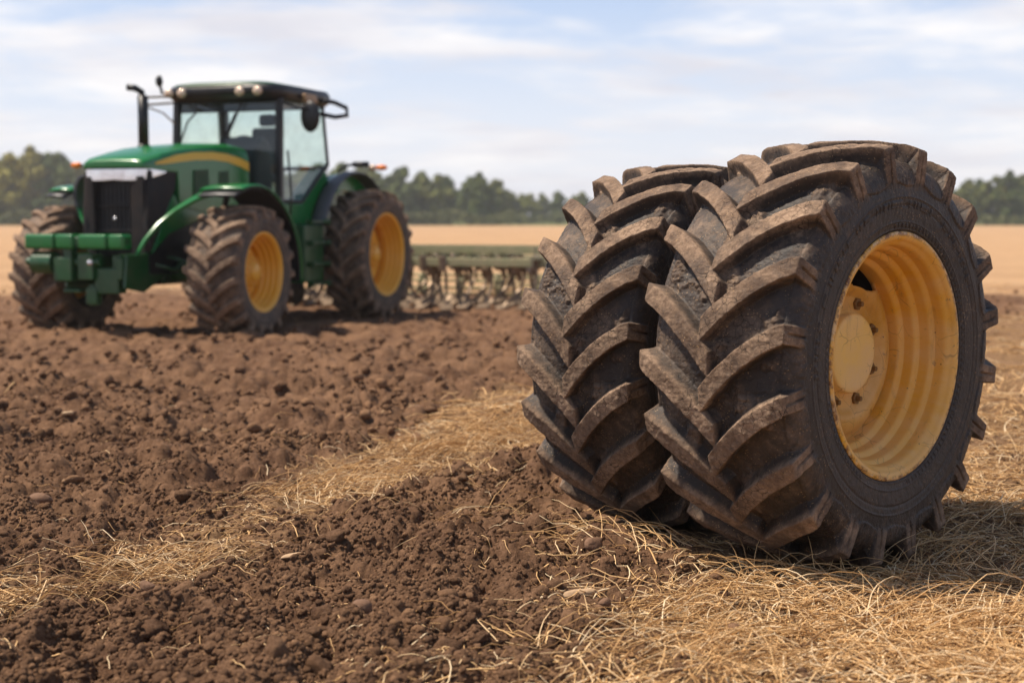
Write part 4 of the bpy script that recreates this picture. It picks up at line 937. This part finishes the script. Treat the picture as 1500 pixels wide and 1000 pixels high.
# ------------------------------------------------------------------ cultivator behind the tractor
def build_cultivator():
    TH = R_(-109.91); F = Vector((math.cos(TH), math.sin(TH), 0)); root = empty('cultivator', Vector((-3.344, 22.10, 0))-F*2.15, TH)
    tag(root, 'wide olive field cultivator with rows of tines drawn behind the tractor', 'cultivator')
    W = 3.12
    for x, z in ((0, .74), (-.75, .70), (-1.5, .70), (-2.2, .74)):
        m = MB(); m.box(x-.065, x+.065, -W, W, z-.065, z+.065); m.build('crossbeam', M_OLIVE, root, .008)
    for x, z in ((-.3, .94), (-1.1, .90), (-1.85, .94)):
        m = MB(); m.box(x-.05, x+.05, -W+.1, W-.05, z-.05, z+.05)
        k = 0; y = -W+.2
        while y < W-.5:
            m.beam((x, y, .74), (x, y+.28, z), .055, .055); m.beam((x, y+.28, z), (x, y+.56, .74), .055, .055); y += .56
        m.build('truss', M_OLIVE, root)
    m = MB()
    for y in (-W+.1, -1.9, -.7, .7, 1.9, W-.1): m.beam((.05, y, .80), (-2.25, y, .80), .07, .06)
    m.build('frame_rail', M_OLIVE, root, .006)
    m = MB(); m.beam((0, -.5, .72), (1.15, 0, .5), .09, .09); m.beam((0, .5, .72), (1.15, 0, .5), .09, .09); m.beam((0, 0, .75), (.2, 0, 1.35), .08, .08); m.beam((.2, 0, 1.35), (-1.4, 0, .8), .06, .06); m.build('drawbar', M_OLIVE, root, .006)
    m = MB(); m.tube([(0, 0, .70), (-.12, 0, .74), (-.26, 0, .60), (-.24, 0, .36), (-.06, 0, .12), (.05, 0, -.02)], .036, 6, .026); m.box(-.08, .16, -.11, .11, -.02, .03, ('Y', .5)); m.box(-.08, .06, -.05, .05, .60, .84); m.tube([(.02, 0, .74), (-.18, .0, .48)], .03, 6)
    t0 = m.build('tine', M_STEEL, root); first = True
    for r, x in enumerate((0, -.75, -1.5, -2.2)):
        for k in range(18):
            y = -W+.16+k*.35+(r % 2)*.175
            if y > W: continue
            o = t0 if first else t0.copy()
            if not first: COL.objects.link(o); o.parent = root
            first = False; o.location = (x, y, 0); o.rotation_euler = (random.uniform(-.18, .18), random.uniform(-.25, .2), random.uniform(-.7, .7))
    tyre = lambda m, x, y: [m.tube([(x, y-.09, .26), (x, y+.09, .26)], .26, 20), m.tube([(x, y-.1, .26), (x, y+.1, .26)], .10, 12)]
    for (x, y) in ((.25, -2.3), (.25, -1.1)):
        m = MB(); tyre(m, x, y); m.beam((x, y+.13, .26), (x-.2, y+.13, .72), .05, .05); m.build('gauge_wheel', M_DARK, root, .02)
    # crumbler roller at the rear
    m = MB()
    for k in range(8):
        a = 2*math.pi*k/8; m.tube([(-2.75+.2*math.cos(a), -W+.1, .24+.2*math.sin(a)), (-2.75+.2*math.cos(a+.8), W-.1, .24+.2*math.sin(a+.8))], .018, 6)
    for y in np.linspace(-W+.1, W-.1, 9): m.tube([(-2.75, y-.01, .24), (-2.75, y+.01, .24)], .21, 16)
    m.beam((-2.2, W-.2, .74), (-2.75, W-.2, .28), .06, .06); m.beam((-2.2, -W+.2, .74), (-2.75, -W+.2, .28), .06, .06); m.build('roller', M_OLIVE, root)
build_cultivator()

# ------------------------------------------------------------------ trees along the field edge
def mat_leaf(name, a, b):
    t = NT(name, .75, 0, .2); k = t.attr('tint'); c = t.mix(k, a, b)
    oi = t.N.new('ShaderNodeObjectInfo'); t.color(t.mix(t.math('MULTIPLY', oi.outputs['Random'], .45), c, tuple(x*.6 for x in a))); return t.m
LEAF = [mat_leaf('dark_leaf', (.075, .105, .020), (.15, .18, .040)), mat_leaf('olive_leaf', (.19, .175, .028), (.36, .31, .055)), mat_leaf('mid_leaf', (.12, .14, .026), (.23, .23, .045))]
BARK = mat_simple('bark', (.075, .055, .04), .9, 0, .3, 3)
def tree_meshes(seed, h=10., wd=6.5, low=.12, n=2400):
    r = np.random.default_rng(seed)
    # clump centres through the crown's volume
    nc = 34; cs = []
    for i in range(nc):
        t = r.random(); z = low+(1-low)*(t**.9); prof = math.sin(min(1, (z-low)/(1-low)*.92+.10)*math.pi)**.62
        a = r.random()*6.283; q = wd/2*prof*math.sqrt(r.random())*.92; cs.append((q*math.cos(a), q*math.sin(a), z*h*.93, (.085+.075*r.random())*h*(.55+.5*prof)))
    cs = np.array(cs); k = r.integers(0, nc, n); d = r.normal(size=(n, 3)); d /= np.linalg.norm(d, axis=1)[:, None]; rad = cs[k, 3]*(.55+.5*r.random(n))
    C = cs[k, :3]+d*rad[:, None]*np.array([1, 1, .85])
    # leaf sprays: small bent quads facing roughly outwards
    nrm = d+r.normal(size=(n, 3))*.6; nrm /= np.linalg.norm(nrm, axis=1)[:, None]; u = np.cross(nrm, r.normal(size=(n, 3))); u /= np.linalg.norm(u, axis=1)[:, None]; v = np.cross(nrm, u)
    s = (.030+.030*r.random(n))*h; s = s[:, None]
    V = np.stack([C-u*s*.9, C-v*s*.6+nrm*s*.15, C+u*s, C+v*s*.7], 1).reshape(-1, 3); F = np.arange(n*4).reshape(n, 4)
    tint = np.repeat(np.clip(r.normal(.45, .25, n)+(r.random(nc)-.5)[k]*.7, 0, 1), 4)
    crown = np_mesh('crown', V, F, {'tint': tint})
    m = MB(); m.tube([(0, 0, -.3), (.05, 0, h*.2), (-.08, .1, h*.5), (0, 0, h*.8)], h*.024, 8, h*.006)
    for i in range(7):
        c = cs[r.integers(0, nc)]; z0 = h*(.18+.35*r.random()); m.tube([(0, 0, z0), (c[0]*.5, c[1]*.5, (z0+c[2])/2), (c[0], c[1], c[2])], h*.010, 5, h*.003)
    me = bpy.data.meshes.new('trunk'); me.from_pydata(m.V, [], m.F); me.materials.append(BARK)
    return crown, me
def build_trees():
    protos = [tree_meshes(1000+i, 10, wd, low) for i, (wd, low) in enumerate(((7.2, .05), (6.0, .04), (8.2, .06), (5.2, .05), (6.8, .10), (7.6, .03)))]
    top = [(-400, 228), (0, 226), (50, 220), (100, 232), (150, 246), (250, 250), (400, 246), (500, 243), (540, 240), (590, 247), (640, 258), (690, 262), (722, 262), (745, 281), (800, 279), (840, 284), (870, 280), (1000, 288), (1200, 285), (1390, 266), (1440, 262), (1475, 254), (1510, 262), (1560, 258), (1900, 262)]
    tx = [a for a, _ in top]; tyv = [b for _, b in top]
    special = {}
    rnd = random.Random(5); trees = []
    for row, (d0, cnt) in enumerate(((300, 62), (312, 56), (326, 50))):
        for i in range(cnt):
            px = -330+(2160)*(i+.5*(row % 2)+rnd.uniform(-.25, .25))/cnt
            d = d0+rnd.uniform(-4, 4)+(55 if 738 < px < 1350 else 0)
            yt = np.interp(px, tx, tyv); hgt = CAM_H+(319-yt)/F_PX*d
            hgt *= (.80+.28*rnd.random()) if row == 0 else (.90+.16*rnd.random())
            trees.append((row, px, d, hgt, rnd.randrange(6), rnd.random()))
    def where(px):
        if px < 120: return 'left of the tractor'
        if px < 480: return 'behind the tractor'
        if px < 745: return 'between tractor and loose wheels'
        if px < 1370: return 'low behind the loose wheels'
        return 'right of the loose wheels'
    cols = {}
    for li, kind in enumerate(('dark green', 'olive yellow', 'mid green')): pass
    for (row, px, d, hgt, pi, rv) in trees:
        crown, trunk = protos[pi]
        left = px < 200; li = (1 if rv < (.62 if left else .22) else (2 if rv < .75 else 0))
        if row > 0: li = 2 if rv < .5 else 0
        if (pi, li) not in cols:
            c = crown.copy(); c.materials.append(LEAF[li]); cols[(pi, li)] = c
        root = empty('broadleaf_tree', ((px-750)/F_PX*d, d, 0), rv*6.28); s = hgt/10; root.scale = (s*1.0, s*1.0, s)
        kind = ('dark green', 'olive yellow', 'mid green')[li]
        pos = ('in the front row', 'in the second row', 'in the rear row')[row]
        tag(root, f'{kind} tree {pos}, {where(px)}', 'tree', f'{kind} trees {pos} {where(px)}')
        for nm, me in (('crown', cols[(pi, li)]), ('trunk', trunk)):
            o = bpy.data.objects.new(nm, me); COL.objects.link(o); o.parent = root
    # a few crowns that stand clear of the rest
    for px, yt, d, pi, li, lab in ((50, 214, 306, 2, 1, 'tallest tree with a broad olive crown rising left of the tractor'),
                              (702, 252, 298, 3, 0, 'narrow dark tree with the tallest peak between tractor and loose wheels'),
                              (592, 243, 296, 0, 0, 'broad dark tree rising just right of the tractor'),
                              (1474, 250, 296, 2, 0, 'tallest round dark tree at the right edge of the picture')):
        hgt = CAM_H+(319-yt)/F_PX*d; root = empty('broadleaf_tree', ((px-750)/F_PX*d, d, 0), px*.1); s = hgt/10; root.scale = (s*.8, s*.8, s)
        tag(root, lab, 'tree')
        crown, trunk = protos[pi]
        if (pi, li) not in cols:
            c = crown.copy(); c.materials.append(LEAF[li]); cols[(pi, li)] = c
        for nm, me in (('crown', cols[(pi, li)]), ('trunk', trunk)):
            o = bpy.data.objects.new(nm, me); COL.objects.link(o); o.parent = root
    # undergrowth along the foot of the wood: nobody could count it
    n = 26000; x = RNG.uniform(-190, 190, n); y = 291+RNG.normal(0, 3.2, n)+(np.clip((x-0)/4, 0, 1)*np.clip((95-x)/4, 0, 1))*52
    hh = (.6+2.4*vn(x*.16, y*.1, 4)**1.5+.8*vn(x*.9, y*.5, 6))*RNG.random(n)**.6
    C = np.stack([x, y, hh*1.0], 1); nrm = RNG.normal(size=(n, 3)); nrm /= np.linalg.norm(nrm, axis=1)[:, None]; u = np.cross(nrm, RNG.normal(size=(n, 3))); u /= np.linalg.norm(u, axis=1)[:, None]; v = np.cross(nrm, u)
    s = (.22+.25*RNG.random(n))[:, None]; V = np.stack([C-u*s, C-v*s*.7, C+u*s, C+v*s*.7], 1).reshape(-1, 3)
    me = np_mesh('undergrowth', V, np.arange(n*4).reshape(n, 4), {'tint': np.repeat(RNG.random(n), 4)})
    tag(link('undergrowth', me, mat_leaf('scrub_leaf', (.085, .10, .030), (.17, .165, .055)), smooth=False), 'low yellow green scrub along the foot of the trees', 'undergrowth', kind='stuff')
build_trees()

# ------------------------------------------------------------------ haze
def build_haze():
    m = MB(); m.box(-420, 420, -8, 620, -1.6, 26); o = m.build('haze', None)
    t = bpy.data.materials.new('haze'); t.use_nodes = True; N = t.node_tree.nodes; N.remove(N['Principled BSDF'])
    v = N.new('ShaderNodeVolumePrincipled'); v.inputs['Density'].default_value = .00042; v.inputs['Color'].default_value = (.97, .96, .95, 1); v.inputs['Anisotropy'].default_value = .2
    t.node_tree.links.new(v.outputs[0], N['Material Output'].inputs['Volume']); o.data.materials.append(t)
    tag(o, 'thin pale haze over the field', 'haze', kind='stuff')
build_haze()
